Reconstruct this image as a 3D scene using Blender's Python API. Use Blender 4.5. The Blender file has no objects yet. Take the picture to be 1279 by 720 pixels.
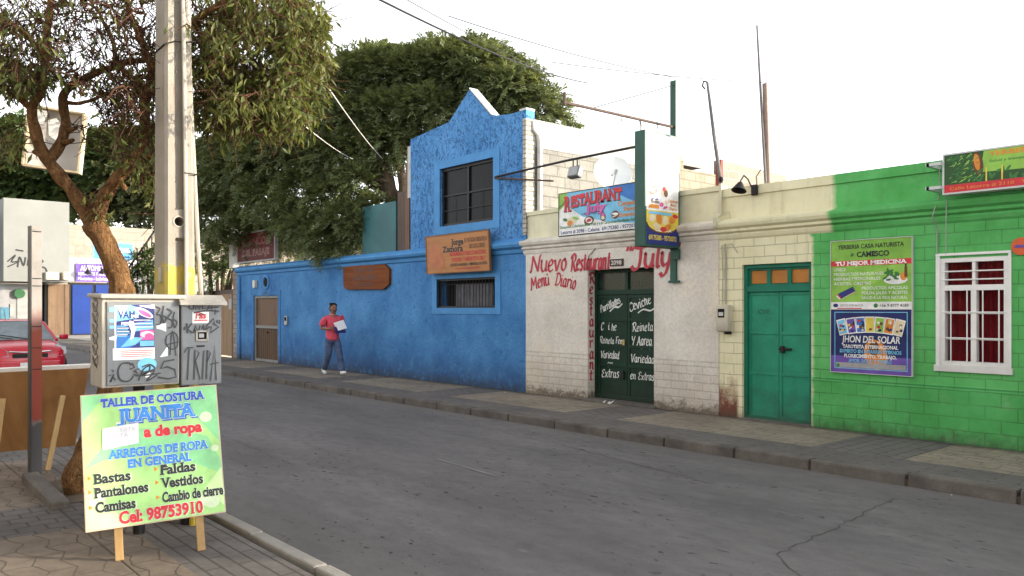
import bpy, bmesh, math, random
from mathutils import Vector, Matrix, noise
random.seed(7)
R = math.radians
sc = bpy.context.scene
COL = sc.collection

# ---------------------------------------------------------------- camera, sky, sun, exposure
FPX = 995.0; TH = R(41); CAMD = 10.3; HZ = 386.0; CZ = 1.77
cam = bpy.data.cameras.new('camera'); camo = bpy.data.objects.new('camera', cam); COL.objects.link(camo)
cam.sensor_width = 36; cam.lens = FPX/1279*36; cam.shift_y = (HZ-360)/1279
cam.clip_start = .1; cam.clip_end = 3000
camo.location = (0, -CAMD, CZ); camo.rotation_euler = (R(90), 0, R(90)-TH)
sc.camera = camo
SUN_AZ, SUN_EL = R(45), R(11.5)          # azimuth from +X towards +Y
sd = Vector((math.cos(SUN_AZ)*math.cos(SUN_EL), math.sin(SUN_AZ)*math.cos(SUN_EL), math.sin(SUN_EL)))
w = bpy.data.worlds.new('World'); sc.world = w; w.use_nodes = True
nt = w.node_tree; bg = nt.nodes['Background']
sky = nt.nodes.new('ShaderNodeTexSky'); sky.sky_type = 'NISHITA'; sky.sun_disc = False
sky.sun_elevation = SUN_EL; sky.sun_rotation = R(90)-SUN_AZ
sky.air_density = 1.0; sky.dust_density = 6.0; sky.ozone_density = 1.0; sky.altitude = 2200
hs = nt.nodes.new('ShaderNodeHueSaturation'); hs.inputs['Saturation'].default_value = .12
nt.links.new(sky.outputs[0], hs.inputs['Color']); nt.links.new(hs.outputs[0], bg.inputs['Color'])
bg.inputs['Strength'].default_value = .15
sl = bpy.data.lights.new('sun', 'SUN'); sl.energy = 2.0; sl.angle = R(.5); sl.color = (1, .86, .68)
so = bpy.data.objects.new('sun', sl); COL.objects.link(so); so.location = (20, 20, 20)
so.rotation_euler = sd.to_track_quat('Z', 'Y').to_euler()
sc.view_settings.view_transform = 'Standard'; sc.view_settings.look = 'None'
sc.view_settings.exposure = 2.15; sc.view_settings.gamma = 1.0

# ---------------------------------------------------------------- pixel to place helpers
DV = (-math.cos(TH), math.sin(TH)); RV = (math.sin(TH), math.cos(TH))
def ray(x):
    u = (x-640)/FPX
    return DV[0]+u*RV[0], DV[1]+u*RV[1]
def at(x, y, t):
    a = ray(x); return Vector((t*a[0], -CAMD+t*a[1], CZ-(y-HZ)/FPX*t))
def onY(x, y, Y=0.0):
    a = ray(x); return at(x, y, (Y+CAMD)/a[1])
def onX(x, y, X):
    a = ray(x); return at(x, y, X/a[0])

# ---------------------------------------------------------------- materials
MATS = {}
def nodes_of(name):
    m = bpy.data.materials.new(name); m.use_nodes = True
    return m, m.node_tree, m.node_tree.nodes['Principled BSDF']
class NB:
    """tiny node builder"""
    def __init__(s, nt): s.nt = nt
    def n(s, t, **k):
        o = s.nt.nodes.new(t)
        for a, v in k.items():
            setattr(o, a, v)
        return o
    def l(s, a, b): s.nt.links.new(a, b)
    def pos(s):
        return s.n('ShaderNodeNewGeometry').outputs['Position']
    def sep(s, v):
        o = s.n('ShaderNodeSeparateXYZ'); s.l(v, o.inputs[0]); return o.outputs
    def comb(s, x=0, y=0, z=0):
        o = s.n('ShaderNodeCombineXYZ')
        for i, v in enumerate((x, y, z)):
            if isinstance(v, (int, float)): o.inputs[i].default_value = v
            else: s.l(v, o.inputs[i])
        return o.outputs[0]
    def math(s, op, a, b=0, c=None):
        o = s.n('ShaderNodeMath', operation=op)
        for i, v in enumerate((a, b, c)):
            if v is None: continue
            if isinstance(v, (int, float)): o.inputs[i].default_value = v
            else: s.l(v, o.inputs[i])
        return o.outputs[0]
    def noise(s, v, scale, detail=4, rough=.6, dist=0):
        o = s.n('ShaderNodeTexNoise'); s.l(v, o.inputs['Vector'])
        o.inputs['Scale'].default_value = scale; o.inputs['Detail'].default_value = detail
        o.inputs['Roughness'].default_value = rough; o.inputs['Distortion'].default_value = dist
        return o.outputs['Fac']
    def scale(s, v, k):
        o = s.n('ShaderNodeVectorMath', operation='MULTIPLY'); s.l(v, o.inputs[0]); o.inputs[1].default_value = k
        return o.outputs[0]
    def ramp(s, f, a, b, lo=0., hi=1.):
        o = s.n('ShaderNodeMapRange'); o.clamp = True
        s.l(f, o.inputs[0]); o.inputs[1].default_value = a; o.inputs[2].default_value = b
        o.inputs[3].default_value = lo; o.inputs[4].default_value = hi
        return o.outputs[0]
    def mix(s, f, a, b, blend='MIX'):
        o = s.n('ShaderNodeMix', data_type='RGBA', blend_type=blend)
        if isinstance(f, (int, float)): o.inputs[0].default_value = f
        else: s.l(f, o.inputs[0])
        for i, v in ((6, a), (7, b)):
            if isinstance(v, tuple): o.inputs[i].default_value = (*v[:3], 1)
            else: s.l(v, o.inputs[i])
        return o.outputs[2]
    def bump(s, h, strength, dist, bs):
        o = s.n('ShaderNodeBump'); s.l(h, o.inputs['Height'])
        o.inputs['Strength'].default_value = strength; o.inputs['Distance'].default_value = dist
        s.l(o.outputs[0], bs.inputs['Normal']); return o
    def brick(s, v, bw, rh, mortar=.008, offset=.5, smooth=.1):
        o = s.n('ShaderNodeTexBrick'); s.l(v, o.inputs['Vector'])
        o.offset = offset; o.inputs['Scale'].default_value = 1
        o.inputs['Brick Width'].default_value = bw; o.inputs['Row Height'].default_value = rh
        o.inputs['Mortar Size'].default_value = mortar; o.inputs['Mortar Smooth'].default_value = smooth
        o.inputs['Color1'].default_value = (0, 0, 0, 1); o.inputs['Color2'].default_value = (1, 1, 1, 1)
        o.inputs['Mortar'].default_value = (.5, .5, .5, 1)
        return o.outputs['Fac'], o.outputs['Color']

def pm(name, col, rough=.6, var=.18, vs=2.5, bump=.15, bs=60, metal=0., spec=.22, dirt=0., dirtcol=(.06, .05, .04), z0=0.15, dz=.6):
    """plain procedural surface: broad tone drift, fine grain, optional dirt rising from z0"""
    if name in MATS: return MATS[name]
    m, t, b = nodes_of(name); k = NB(t); p = k.pos()
    f = k.noise(p, vs, 5); g = k.noise(p, vs*9, 3)
    lo = tuple(c*(1-var) for c in col); hi = tuple(min(1, c*(1+var)) for c in col)
    c = k.mix(k.ramp(f, .3, .7), lo, hi)
    c = k.mix(k.ramp(g, .35, .75, 0, .5*var*2), c, tuple(x*.7 for x in col))
    if dirt:
        z = k.sep(p)[2]
        h = k.math('ADD', z, k.math('MULTIPLY', k.math('SUBTRACT', k.noise(p, 3.5, 5, .7), .5), dz*1.4))
        c = k.mix(k.ramp(h, z0, z0+dz, dirt, 0), c, dirtcol)
    k.l(c, b.inputs['Base Color'])
    b.inputs['Roughness'].default_value = rough; b.inputs['Metallic'].default_value = metal
    b.inputs['Specular IOR Level'].default_value = spec
    if bump: k.bump(k.noise(p, bs, 4), bump, .01, b)
    MATS[name] = m; return m

def ink(col, rough=.5):
    """flat printed or painted colour with slight fading"""
    name = 'ink_%d_%d_%d' % tuple(int(c*999) for c in col)
    return pm(name, col, rough, var=.2, vs=5, bump=.14, bs=7, spec=.3)

def stucco_blue(name, squiggle):
    m, t, b = nodes_of(name); k = NB(t); p = k.pos(); s = k.sep(p)
    base = (.035, .17, .55)
    f = k.noise(p, .9, 6, .6)
    lo, hi = ((.055, .185, .43), (.105, .285, .58)) if squiggle else ((.038, .145, .355), (.088, .265, .53))
    c = k.mix(k.ramp(f, .34, .66), lo, hi)
    pat = k.noise(p, 2.3, 5, .7)
    c = k.mix(k.ramp(pat, .62, .78, 0, .55), c, (.13, .31, .60))
    if squiggle:
        q = k.scale(p, (1.15, 1, .8))
        d = k.noise(q, 7.5, 3, .6, 1.5)
        c = k.mix(k.ramp(d, .45, .7, 0, .3), c, (.10, .33, .62))
        crev = k.ramp(k.math('ABSOLUTE', k.math('SUBTRACT', d, .49)), .0, .045, 1, 0)
        gate = k.ramp(k.noise(k.scale(p, (1, 1, .55)), 10, 2), .42, .54)
        crev = k.math('MULTIPLY', crev, gate)
        c = k.mix(k.math('MULTIPLY', crev, .85), c, (.008, .03, .12))
        hgt = k.math('SUBTRACT', d, k.math('MULTIPLY', crev, .25))
        k.bump(hgt, .8, .06, b)
    else:
        d = k.noise(p, 9, 5, .65, .6)
        crev = k.ramp(d, .28, .42, 1, 0)
        c = k.mix(k.math('MULTIPLY', crev, .7), c, (.010, .04, .15))
        c = k.mix(k.ramp(k.noise(p, 26, 4, .7), .5, .72, 0, .5), c, (.015, .07, .22))
        z = k.math('ADD', s[2], k.math('MULTIPLY', k.math('SUBTRACT', k.noise(p, 2.0, 5, .7), .5), 1.3))
        c = k.mix(k.ramp(z, .1, 1.2, .6, 0), c, (.012, .055, .2))
        lowz = k.math('ADD', s[2], k.math('MULTIPLY', k.math('SUBTRACT', k.noise(p, 8, 4, .7), .5), .35))
        c = k.mix(k.ramp(lowz, .14, .34, .85, 0), c, (.03, .033, .04))
        splash = k.math('ADD', s[2], k.math('MULTIPLY', k.math('SUBTRACT', k.noise(k.scale(p, (1, 1, .5)), 5, 6, .75), .5), .9))
        c = k.mix(k.ramp(splash, .2, .75, .5, 0), c, (.05, .07, .10))
        chips = k.ramp(k.noise(p, 6.5, 5, .65), .70, .73, 0, .7)
        c = k.mix(k.math('MULTIPLY', chips, k.ramp(s[2], .3, 1.6, 1, .15)), c, (.20, .30, .40))
        c = k.mix(k.math('MULTIPLY', k.ramp(k.noise(p, 3.3, 6, .75), .52, .68), .5), c, (.085, .26, .52))
        drip = k.noise(k.scale(p, (7, 7, .5)), 1, 4, .7)
        c = k.mix(k.math('MULTIPLY', k.ramp(drip, .6, .75), k.ramp(s[2], 1.2, 3.0, .15, .75)), c, (.015, .06, .22))
        k.bump(d, .75, .03, b)
    k.l(c, b.inputs['Base Color']); b.inputs['Roughness'].default_value = .8; b.inputs['Specular IOR Level'].default_value = .15
    return m

def wall_paint(name, kind):
    """street walls painted over plaster and block; X and Z are the wall's own axes"""
    m, t, b = nodes_of(name); k = NB(t); p = k.pos(); s = k.sep(p)
    wob = k.math('MULTIPLY', k.math('SUBTRACT', k.noise(p, 4, 3), .5), .03)
    v = k.comb(s[0], k.math('ADD', s[2], wob), 0)
    f = k.noise(p, 1.6, 6, .65); fine = k.noise(p, 45, 4, .7)
    if kind == 'white':
        c = k.mix(k.ramp(f, .3, .7), (.55, .51, .45), (.74, .70, .64))
        mf, bc = k.brick(v, .30, .125, .007)
        low = k.ramp(s[2], .93, .96, 1, 0)
        mort = k.math('MULTIPLY', mf, low)
        c = k.mix(k.math('MULTIPLY', mort, .55), c, (.38, .33, .27))
        zz = k.math('ADD', s[2], k.math('MULTIPLY', k.math('SUBTRACT', k.noise(p, 2.6, 6, .75), .5), 1.0))
        c = k.mix(k.ramp(zz, .1, .95, .62, 0), c, (.30, .255, .19))
        z2 = k.math('ADD', s[2], k.math('MULTIPLY', k.math('SUBTRACT', k.noise(p, 6, 6, .8), .5), .75))
        c = k.mix(k.ramp(z2, .20, .32, .9, 0), c, (.10, .075, .055))
        yel = k.noise(p, .8, 3)
        c = k.mix(k.ramp(yel, .52, .75, 0, .45), c, (.62, .52, .34))
        spots = k.ramp(k.noise(p, 17, 3, .6), .69, .74, 0, .55)
        c = k.mix(spots, c, (.25, .2, .15))
        edge = k.ramp(k.math('ABSOLUTE', k.math('SUBTRACT', s[2], .95)), .0, .02, 1, 0)
        c = k.mix(k.math('MULTIPLY', edge, k.ramp(k.noise(p, 3, 3), .35, .55, .1, .6)), c, (.3, .27, .23))
        grain = k.noise(p, 22, 4, .7)
        c = k.mix(k.ramp(grain, .42, .72, 0, .35), c, (.33, .29, .23))
        h = k.math('SUBTRACT', k.math('ADD', k.math('MULTIPLY', fine, .4), k.math('MULTIPLY', grain, .8)), mort)
        k.bump(h, .8, .014, b)
    else:
        mf, bc = k.brick(v, .34, .158, .006)
        side = k.math('ADD', s[0], k.math('MULTIPLY', k.ramp(s[2], 2.75, 3.1), .28))
        side = k.math('ADD', side, k.math('MULTIPLY', k.math('SUBTRACT', k.noise(p, 7, 3), .5), .07))
        grn = k.ramp(side, -5.60+.02, -5.56+.04)
        if kind == 'shop_parapet':
            grn = k.ramp(k.math('ADD', s[0], k.math('MULTIPLY', k.math('SUBTRACT', k.noise(p, 7, 3), .5), .07)), -5.30, -5.22)
        cream = k.mix(k.ramp(f, .3, .7), (.62, .575, .37), (.74, .70, .49))
        green = k.mix(k.ramp(f, .34, .66), (.070, .32, .080), (.115, .43, .135))
        low = k.ramp(s[2], .81, .83, 1, 0)
        dgreen = k.mix(k.ramp(f, .34, .66), (.058, .285, .075), (.090, .375, .115))
        green = k.mix(low, green, dgreen)
        c = k.mix(grn, cream, green)
        pl = 0.0
        if kind == 'shop_wall':
            upper = k.math('MULTIPLY', k.ramp(s[2], 1.0, 1.05), k.ramp(s[0], -5.0, -4.9))
            mort = k.math('MULTIPLY', mf, k.ramp(k.noise(p, 1.3, 3), .3, .5, .25, 1))
            c = k.mix(k.math('MULTIPLY', mort, .62), c, k.mix(.7, c, (.03, .045, .02), 'MIX'))
            ln = k.ramp(k.math('ABSOLUTE', k.math('SUBTRACT', s[2], .825)), .0, .016, .8, 0)
            c = k.mix(k.math('MULTIPLY', ln, k.ramp(s[0], -5.58, -5.5)), c, (.012, .09, .025))
            rust = k.math('MULTIPLY', k.ramp(s[0], -6.70, -6.76), k.ramp(k.math('ADD', s[2], k.math('MULTIPLY', k.math('SUBTRACT', k.noise(p, 5, 6, .8), .5), 1.1)), .35, .75, 1, 0))
            c = k.mix(k.math('MULTIPLY', rust, .95), c, (.14, .028, .018))
            zz = k.math('ADD', s[2], k.math('MULTIPLY', k.math('SUBTRACT', k.noise(p, 6, 6, .75), .5), .45))
            c = k.mix(k.ramp(zz, .12, .34, .75, 0), c, (.05, .05, .035))
            h = k.math('SUBTRACT', k.math('MULTIPLY', fine, .3), mort)
        else:
            pits = k.ramp(k.noise(p, 6, 3, .5), .74, .77, 0, .6)
            c = k.mix(pits, c, (.15, .13, .09))
            h = fine
        drip = k.noise(k.scale(p, (9, 9, .6)), 1, 4, .7)
        c = k.mix(k.ramp(drip, .55, .74, 0, .45), c, k.mix(.5, c, (.08, .08, .06)))
        fade = k.noise(p, 2.7, 6, .75)
        c = k.mix(k.ramp(fade, .55, .72, 0, .3), c, k.mix(.45, c, (.45, .5, .4)))
        k.bump(h, .55, .012, b)
    k.l(c, b.inputs['Base Color']); b.inputs['Roughness'].default_value = .75; b.inputs['Specular IOR Level'].default_value = .15
    return m

def block_wall(name, a, bcol, mort, bw, rh, axis='Y', dirt=.5):
    m, t, b = nodes_of(name); k = NB(t); p = k.pos(); s = k.sep(p)
    v = k.comb(s[1] if axis == 'Y' else s[0], s[2], 0)
    mf, bc = k.brick(v, bw, rh, .012)
    sp = k.n('ShaderNodeSeparateColor'); k.l(bc, sp.inputs[0])
    c = k.mix(sp.outputs[0], a, bcol)
    c = k.mix(k.ramp(k.noise(p, 2.2, 6, .7), .4, .75, 0, dirt), c, tuple(x*.55 for x in a))
    st = k.ramp(k.noise(k.scale(p, (5, 5, 2.2)), 3, 5, .7), .56, .68, 0, dirt)
    c = k.mix(st, c, tuple(x*.35 for x in a))
    c = k.mix(k.math('MULTIPLY', mf, .7), c, mort)
    k.l(c, b.inputs['Base Color']); b.inputs['Roughness'].default_value = .85
    k.bump(k.math('SUBTRACT', k.math('MULTIPLY', k.noise(p, 30, 4), .5), mf), .7, .02, b)
    return m

def paving(name, near):
    m, t, b = nodes_of(name); k = NB(t); p = k.pos(); s = k.sep(p)
    if near:
        strip = k.ramp(s[1], -8.57, -8.565)
        band = k.math('LESS_THAN', k.math('FLOORED_MODULO', k.math('ADD', s[0], 7.52), 3.3), .95)
    else:
        strip = k.ramp(s[1], -1.50, -1.495, 1, 0)
        band = k.math('LESS_THAN', k.math('FLOORED_MODULO', k.math('ADD', s[0], 4.75), 4.1), 1.05)
    dark = k.math('MAXIMUM', strip, band)
    # stamped zig-zag stones on the tan fields
    vo = k.n('ShaderNodeTexVoronoi', feature='DISTANCE_TO_EDGE'); k.l(k.scale(p, (3.8, 7.2, 1)), vo.inputs['Vector'])
    vo.inputs['Scale'].default_value = 1; vo.inputs['Randomness'].default_value = .85
    tri = k.math('ABSOLUTE', k.math('SUBTRACT', k.math('FRACT', k.math('MULTIPLY', s[0], 2.6)), .5))
    wv = k.math('MULTIPLY', k.math('SUBTRACT', k.noise(p, 3, 2), .5), .10)
    zz, _ = k.brick(k.comb(k.math('ADD', s[0], wv), k.math('ADD', k.math('ADD', s[1], wv), k.math('MULTIPLY', tri, .13)), 0), .385, .165, .006, .5)
    l1 = k.math('MULTIPLY', zz, k.ramp(k.noise(p, 2.2, 3), .3, .5, .45, 1))
    bf, bc = k.brick(k.comb(s[0], s[1], 0), .62, .105, .008, .37)
    bf2, bc2 = k.brick(k.comb(s[1], s[0], 0), .19, .155, .008, .5)
    l2 = k.mix(strip, bf2, bf)
    lines = k.mix(dark, l1, l2)
    if near:
        seam = k.ramp(k.math('ABSOLUTE', k.math('ADD', s[1], 8.84)), .0, .012, 1, 0)
    else:
        seam = k.ramp(k.math('ABSOLUTE', k.math('ADD', s[1], .72)), .0, .012, 1, 0)
    lines = k.math('MAXIMUM', lines, seam)
    f = k.noise(p, 1.1, 6, .7); g = k.noise(p, 7, 5, .7)
    tan = k.mix(k.ramp(f, .34, .66), (.135, .108, .083), (.225, .18, .14))
    grey = k.mix(k.ramp(f, .34, .66), (.095, .087, .082), (.165, .15, .14))
    if not near:
        tan = k.mix(k.ramp(f, .34, .66), (.20, .17, .135), (.31, .265, .205))
        grey = k.mix(k.ramp(f, .3, .7), (.115, .105, .10), (.175, .16, .15))
    c = k.mix(dark, tan, grey)
    c = k.mix(k.ramp(g, .45, .75, 0, .55), c, (.075, .07, .065))
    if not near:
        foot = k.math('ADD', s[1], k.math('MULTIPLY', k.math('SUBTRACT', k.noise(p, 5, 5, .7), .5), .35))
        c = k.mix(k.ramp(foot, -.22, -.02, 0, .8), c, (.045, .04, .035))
    st = k.ramp(k.noise(p, 19, 2, .5), .72, .75, 0, .6)
    c = k.mix(st, c, (.04, .038, .036))
    c = k.mix(k.math('MULTIPLY', lines, .55), c, (.035, .03, .026))
    k.l(c, b.inputs['Base Color']); b.inputs['Roughness'].default_value = .85; b.inputs['Specular IOR Level'].default_value = .12
    k.bump(k.math('SUBTRACT', k.math('MULTIPLY', g, .4), lines), .8, .012, b)
    return m

def asphalt():
    m, t, b = nodes_of('asphalt'); k = NB(t); p = k.pos(); s = k.sep(p)
    f = k.noise(k.scale(p, (.35, 1.1, 1)), .9, 6, .65); g = k.noise(p, 120, 3, .8)
    c = k.mix(k.ramp(f, .34, .66), (.120, .113, .115), (.200, .189, .188))
    tr = k.noise(k.scale(p, (.12, 2.2, 1)), 1, 3)
    c = k.mix(k.ramp(tr, .45, .7, 0, .4), c, (.145, .138, .135))
    mot = k.noise(k.scale(p, (1, 1.8, 1)), 4.5, 6, .72)
    c = k.mix(k.ramp(mot, .42, .66, 0, .38), c, (.080, .075, .075)); c = k.mix(k.ramp(k.noise(k.scale(p, (.8, 1.6, 1)), 2.1, 5, .7, .4), .55, .72, 0, .5), c, (.17, .163, .158))
    c = k.mix(k.ramp(g, .3, .7, 0, .45), c, (.05, .048, .048))
    c = k.mix(k.ramp(k.noise(p, 190, 1, .5), .66, .72, 0, .4), c, (.22, .21, .2))
    zone = k.ramp(k.noise(k.scale(p, (.5, 1.1, 1)), .8, 2), .44, .56)
    sp = k.ramp(k.noise(k.scale(p, (8, 15, 1)), 1, 3, .6), .635, .66)
    c = k.mix(k.math('MULTIPLY', k.math('MULTIPLY', sp, zone), .8), c, (.018, .017, .017))
    pale = k.ramp(k.noise(k.scale(p, (2.2, 4, 1)), .9, 4, .6), .70, .78, 0, .5)
    c = k.mix(pale, c, (.21, .205, .2))
    edge = k.math('MAXIMUM', k.ramp(s[1], -2.75, -2.35), k.ramp(s[1], -7.2, -7.75))
    c = k.mix(k.math('MULTIPLY', edge, k.ramp(k.noise(p, 3, 5, .7), .35, .65, .15, .75)), c, (.15, .14, .125))
    k.l(c, b.inputs['Base Color']); b.inputs['Roughness'].default_value = .85; b.inputs['Specular IOR Level'].default_value = .12
    k.bump(k.math('ADD', g, k.noise(p, 6, 3)), .35, .01, b)
    return m

def wood(name, a, bcol, axis=2, scale=14, rough=.6, planks=0., gloss=.3, pax=0):
    """grain along one axis, optional plank joints every `planks` metres along pax"""
    m, t, b = nodes_of(name); k = NB(t); p = k.pos(); s = k.sep(p)
    st = [1, 1, 1]; st[axis] = .07
    g = k.noise(k.scale(p, tuple(st)), scale, 5, .65, .4)
    c = k.mix(k.ramp(g, .3, .7), a, bcol)
    c = k.mix(k.ramp(k.noise(p, 2, 5, .7), .5, .8, 0, .45), c, tuple(x*.5 for x in a))
    if planks:
        q = k.math('FLOORED_MODULO', s[pax], planks)
        gap = k.ramp(q, .0, planks*.12, 1, 0)
        c = k.mix(k.math('MULTIPLY', gap, .85), c, tuple(x*.12 for x in a))
        k.bump(k.math('SUBTRACT', k.math('MULTIPLY', g, .2), gap), .8, .01, b)
    else:
        k.bump(g, .25, .005, b)
    k.l(c, b.inputs['Base Color']); b.inputs['Roughness'].default_value = rough
    b.inputs['Specular IOR Level'].default_value = gloss
    return m

def leaf_mat(name, a, bcol, trans=.35):
    m = bpy.data.materials.new(name); m.use_nodes = True; t = m.node_tree; k = NB(t)
    b = t.nodes['Principled BSDF']; out = t.nodes['Material Output']
    geo = k.n('ShaderNodeNewGeometry')
    p = geo.outputs['Position']
    f = k.noise(p, 1.3, 3); g = k.noise(p, 14, 2)
    c = k.mix(k.ramp(k.math('ADD', k.math('MULTIPLY', f, .5), k.math('MULTIPLY', geo.outputs['Random Per Island'], .5)), .25, .75), a, bcol)
    c = k.mix(k.ramp(g, .3, .8, 0, .4), c, tuple(x*.6 for x in a))
    k.l(c, b.inputs['Base Color']); b.inputs['Roughness'].default_value = .5; b.inputs['Specular IOR Level'].default_value = .3
    tr = k.n('ShaderNodeBsdfTranslucent'); k.l(k.mix(.5, c, (.25, .26, .04), 'MIX'), tr.inputs['Color'])
    mx = k.n('ShaderNodeMixShader'); mx.inputs[0].default_value = trans
    k.l(b.outputs[0], mx.inputs[1]); k.l(tr.outputs[0], mx.inputs[2]); k.l(mx.outputs[0], out.inputs[0])
    return m

def glass_dark(name, col=(.02, .022, .025), rough=.06, spec=.5):
    m, t, b = nodes_of(name); k = NB(t); p = k.pos()
    c = k.mix(k.ramp(k.noise(p, 3, 3), .3, .7), tuple(x*.6 for x in col), col)
    k.l(c, b.inputs['Base Color']); b.inputs['Roughness'].default_value = rough; b.inputs['Specular IOR Level'].default_value = spec
    k.bump(k.noise(p, 2.5, 2), .04, .02, b)
    return m

# ---------------------------------------------------------------- mesh helpers
class MB:
    def __init__(s): s.v = []; s.f = []; s.m = []; s.q = 0; s.key = None; s.keys = []
    def face(s, pts, m=0):
        i = len(s.v); s.v += [tuple(p) for p in pts]; s.f.append(tuple(range(i, i+len(pts)))); s.m.append(m); s.keys.append(s.key)
    def mesh(s, vs, fs, m=0):
        i = len(s.v); s.v += [tuple(p) for p in vs]
        for f in fs: s.f.append(tuple(i+a for a in f)); s.m.append(m); s.keys.append(s.key)
    def box(s, x0, x1, y0, y1, z0, z1, m=0, bev=0):
        s.obox(Vector(((x0+x1)/2, (y0+y1)/2, (z0+z1)/2)), Vector((1, 0, 0)), Vector((0, 1, 0)), Vector((0, 0, 1)), abs(x1-x0), abs(y1-y0), abs(z1-z0), m, bev)
    def obox(s, c, X, Y, Z, a, b, h, m=0, bev=0):
        a, b, h = a/2, b/2, h/2
        if bev <= 0:
            vs = [c+X*(a*i)+Y*(b*j)+Z*(h*l) for i, j, l in ((-1,-1,-1),(1,-1,-1),(1,1,-1),(-1,1,-1),(-1,-1,1),(1,-1,1),(1,1,1),(-1,1,1))]
            s.mesh(vs, [(0,3,2,1),(4,5,6,7),(0,1,5,4),(1,2,6,5),(2,3,7,6),(3,0,4,7)], m); return
        e = min(bev, a*.9, b*.9, h*.9)
        bm = bmesh.new(); bmesh.ops.create_cube(bm, size=2)
        for v in bm.verts: v.co = Vector((v.co.x*a, v.co.y*b, v.co.z*h))
        bmesh.ops.bevel(bm, geom=bm.edges[:], offset=e, segments=2, affect='EDGES', profile=.6)
        bm.verts.index_update()
        s.mesh([c+X*v.co.x+Y*v.co.y+Z*v.co.z for v in bm.verts], [[v.index for v in f.verts] for f in bm.faces], m); bm.free()
    def bar(s, p, q, w, d, m=0, up=Vector((0, 0, 1)), bev=0):
        p, q = Vector(p), Vector(q); Z = (q-p); L = Z.length; Z.normalize()
        X = Z.cross(up)
        if X.length < 1e-4: X = Z.cross(Vector((1, 0, 0)))
        X.normalize(); Y = Z.cross(X)
        s.obox((p+q)/2, X, Y, Z, w, d, L, m, bev)
    def tube(s, pts, rad, n=8, m=0, cap=True):
        pts = [Vector(p) for p in pts]
        if not hasattr(rad, '__len__'): rad = [rad]*len(pts)
        ref = None; rings = []
        for i, p in enumerate(pts):
            d = (pts[min(i+1, len(pts)-1)]-pts[max(i-1, 0)])
            if d.length < 1e-9: d = Vector((0, 0, 1))
            d.normalize()
            if ref is None:
                ref = d.orthogonal().normalized()
            else:
                ref = (ref-d*ref.dot(d))
                ref = ref.normalized() if ref.length > 1e-6 else d.orthogonal().normalized()
            b = d.cross(ref)
            rings.append([p+(ref*math.cos(2*math.pi*j/n)+b*math.sin(2*math.pi*j/n))*rad[i] for j in range(n)])
        vs = [v for r in rings for v in r]; fs = []
        for i in range(len(pts)-1):
            for j in range(n):
                k = (j+1) % n
                fs.append((i*n+j, i*n+k, (i+1)*n+k, (i+1)*n+j))
        if cap:
            fs.append(tuple(range(n-1, -1, -1))); fs.append(tuple((len(pts)-1)*n+j for j in range(n)))
        s.mesh(vs, fs, m)
    def cyl(s, p, q, r, n=16, m=0, r2=None): s.tube([p, q], [r, r if r2 is None else r2], n, m)
    def lathe(s, c, axis, prof, n=20, m=0):
        """prof: list of (distance along axis, radius)"""
        axis = Vector(axis).normalized(); u = axis.orthogonal().normalized(); w = axis.cross(u)
        vs = []; fs = []
        for (h, r) in prof:
            for j in range(n):
                a = 2*math.pi*j/n
                vs.append(Vector(c)+axis*h+(u*math.cos(a)+w*math.sin(a))*max(r, 1e-4))
        for i in range(len(prof)-1):
            for j in range(n):
                k = (j+1) % n; fs.append((i*n+j, i*n+k, (i+1)*n+k, (i+1)*n+j))
        s.mesh(vs, fs, m)
    def ball(s, c, rx, ry, rz, n=14, m=0):
        vs = []; fs = []; h = n//2
        for i in range(h+1):
            t = math.pi*i/h
            for j in range(n):
                a = 2*math.pi*j/n
                vs.append(Vector(c)+Vector((rx*math.sin(t)*math.cos(a), ry*math.sin(t)*math.sin(a), rz*math.cos(t))))
        for i in range(h):
            for j in range(n):
                k = (j+1) % n; fs.append((i*n+j, (i+1)*n+j, (i+1)*n+k, i*n+k))
        s.mesh(vs, fs, m)
    def prism(s, poly, d, m=0):
        """poly: 3-D points of a flat outline, d: extrusion vector"""
        poly = [Vector(p) for p in poly]; d = Vector(d); n = len(poly)
        s.mesh(poly+[p+d for p in poly], [tuple(range(n)), tuple(range(2*n-1, n-1, -1))]+[(i, i+n, (i+1) % n+n, (i+1) % n) for i in range(n)], m)
    def build_lines(s, name, mats, parent):
        """one part per written line"""
        for k in dict.fromkeys(s.keys):
            b = MB(); used = {}; fl = [(f, m) for f, m, q in zip(s.f, s.m, s.keys) if q == k]; ms = sorted({m for _, m in fl})
            for f, m in fl:
                g = []
                for i in f:
                    if i not in used: used[i] = len(b.v); b.v.append(s.v[i])
                    g.append(used[i])
                b.f.append(tuple(g)); b.m.append(ms.index(m)); b.keys.append(None)
            b.build(name, [mats[m] for m in ms] if isinstance(mats, list) else mats, parent)
    def build(s, name, mats, parent=None, smooth=False, auto=None):
        me = bpy.data.meshes.new(name)
        o0 = Vector((0, 0, 0)); q = parent
        while q is not None: o0 += Vector(q.location); q = q.parent
        me.from_pydata([(x-o0.x, y-o0.y, z-o0.z) for x, y, z in s.v], [], s.f)
        if not isinstance(mats, (list, tuple)): mats = [mats]
        for a in mats: me.materials.append(a)
        me.polygons.foreach_set('material_index', [min(i, len(mats)-1) for i in s.m])
        me.update()
        bm = bmesh.new(); bm.from_mesh(me)
        if smooth: bmesh.ops.remove_doubles(bm, verts=bm.verts[:], dist=1e-5)
        if len(bm.faces) < 30000: bmesh.ops.recalc_face_normals(bm, faces=bm.faces[:])
        bm.to_mesh(me); bm.free()
        if smooth:
            me.polygons.foreach_set('use_smooth', [True]*len(me.polygons))
            if auto: me.set_sharp_from_angle(angle=R(auto))
        o = bpy.data.objects.new(name, me); COL.objects.link(o)
        if parent is not None: o.parent = parent
        return o

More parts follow.
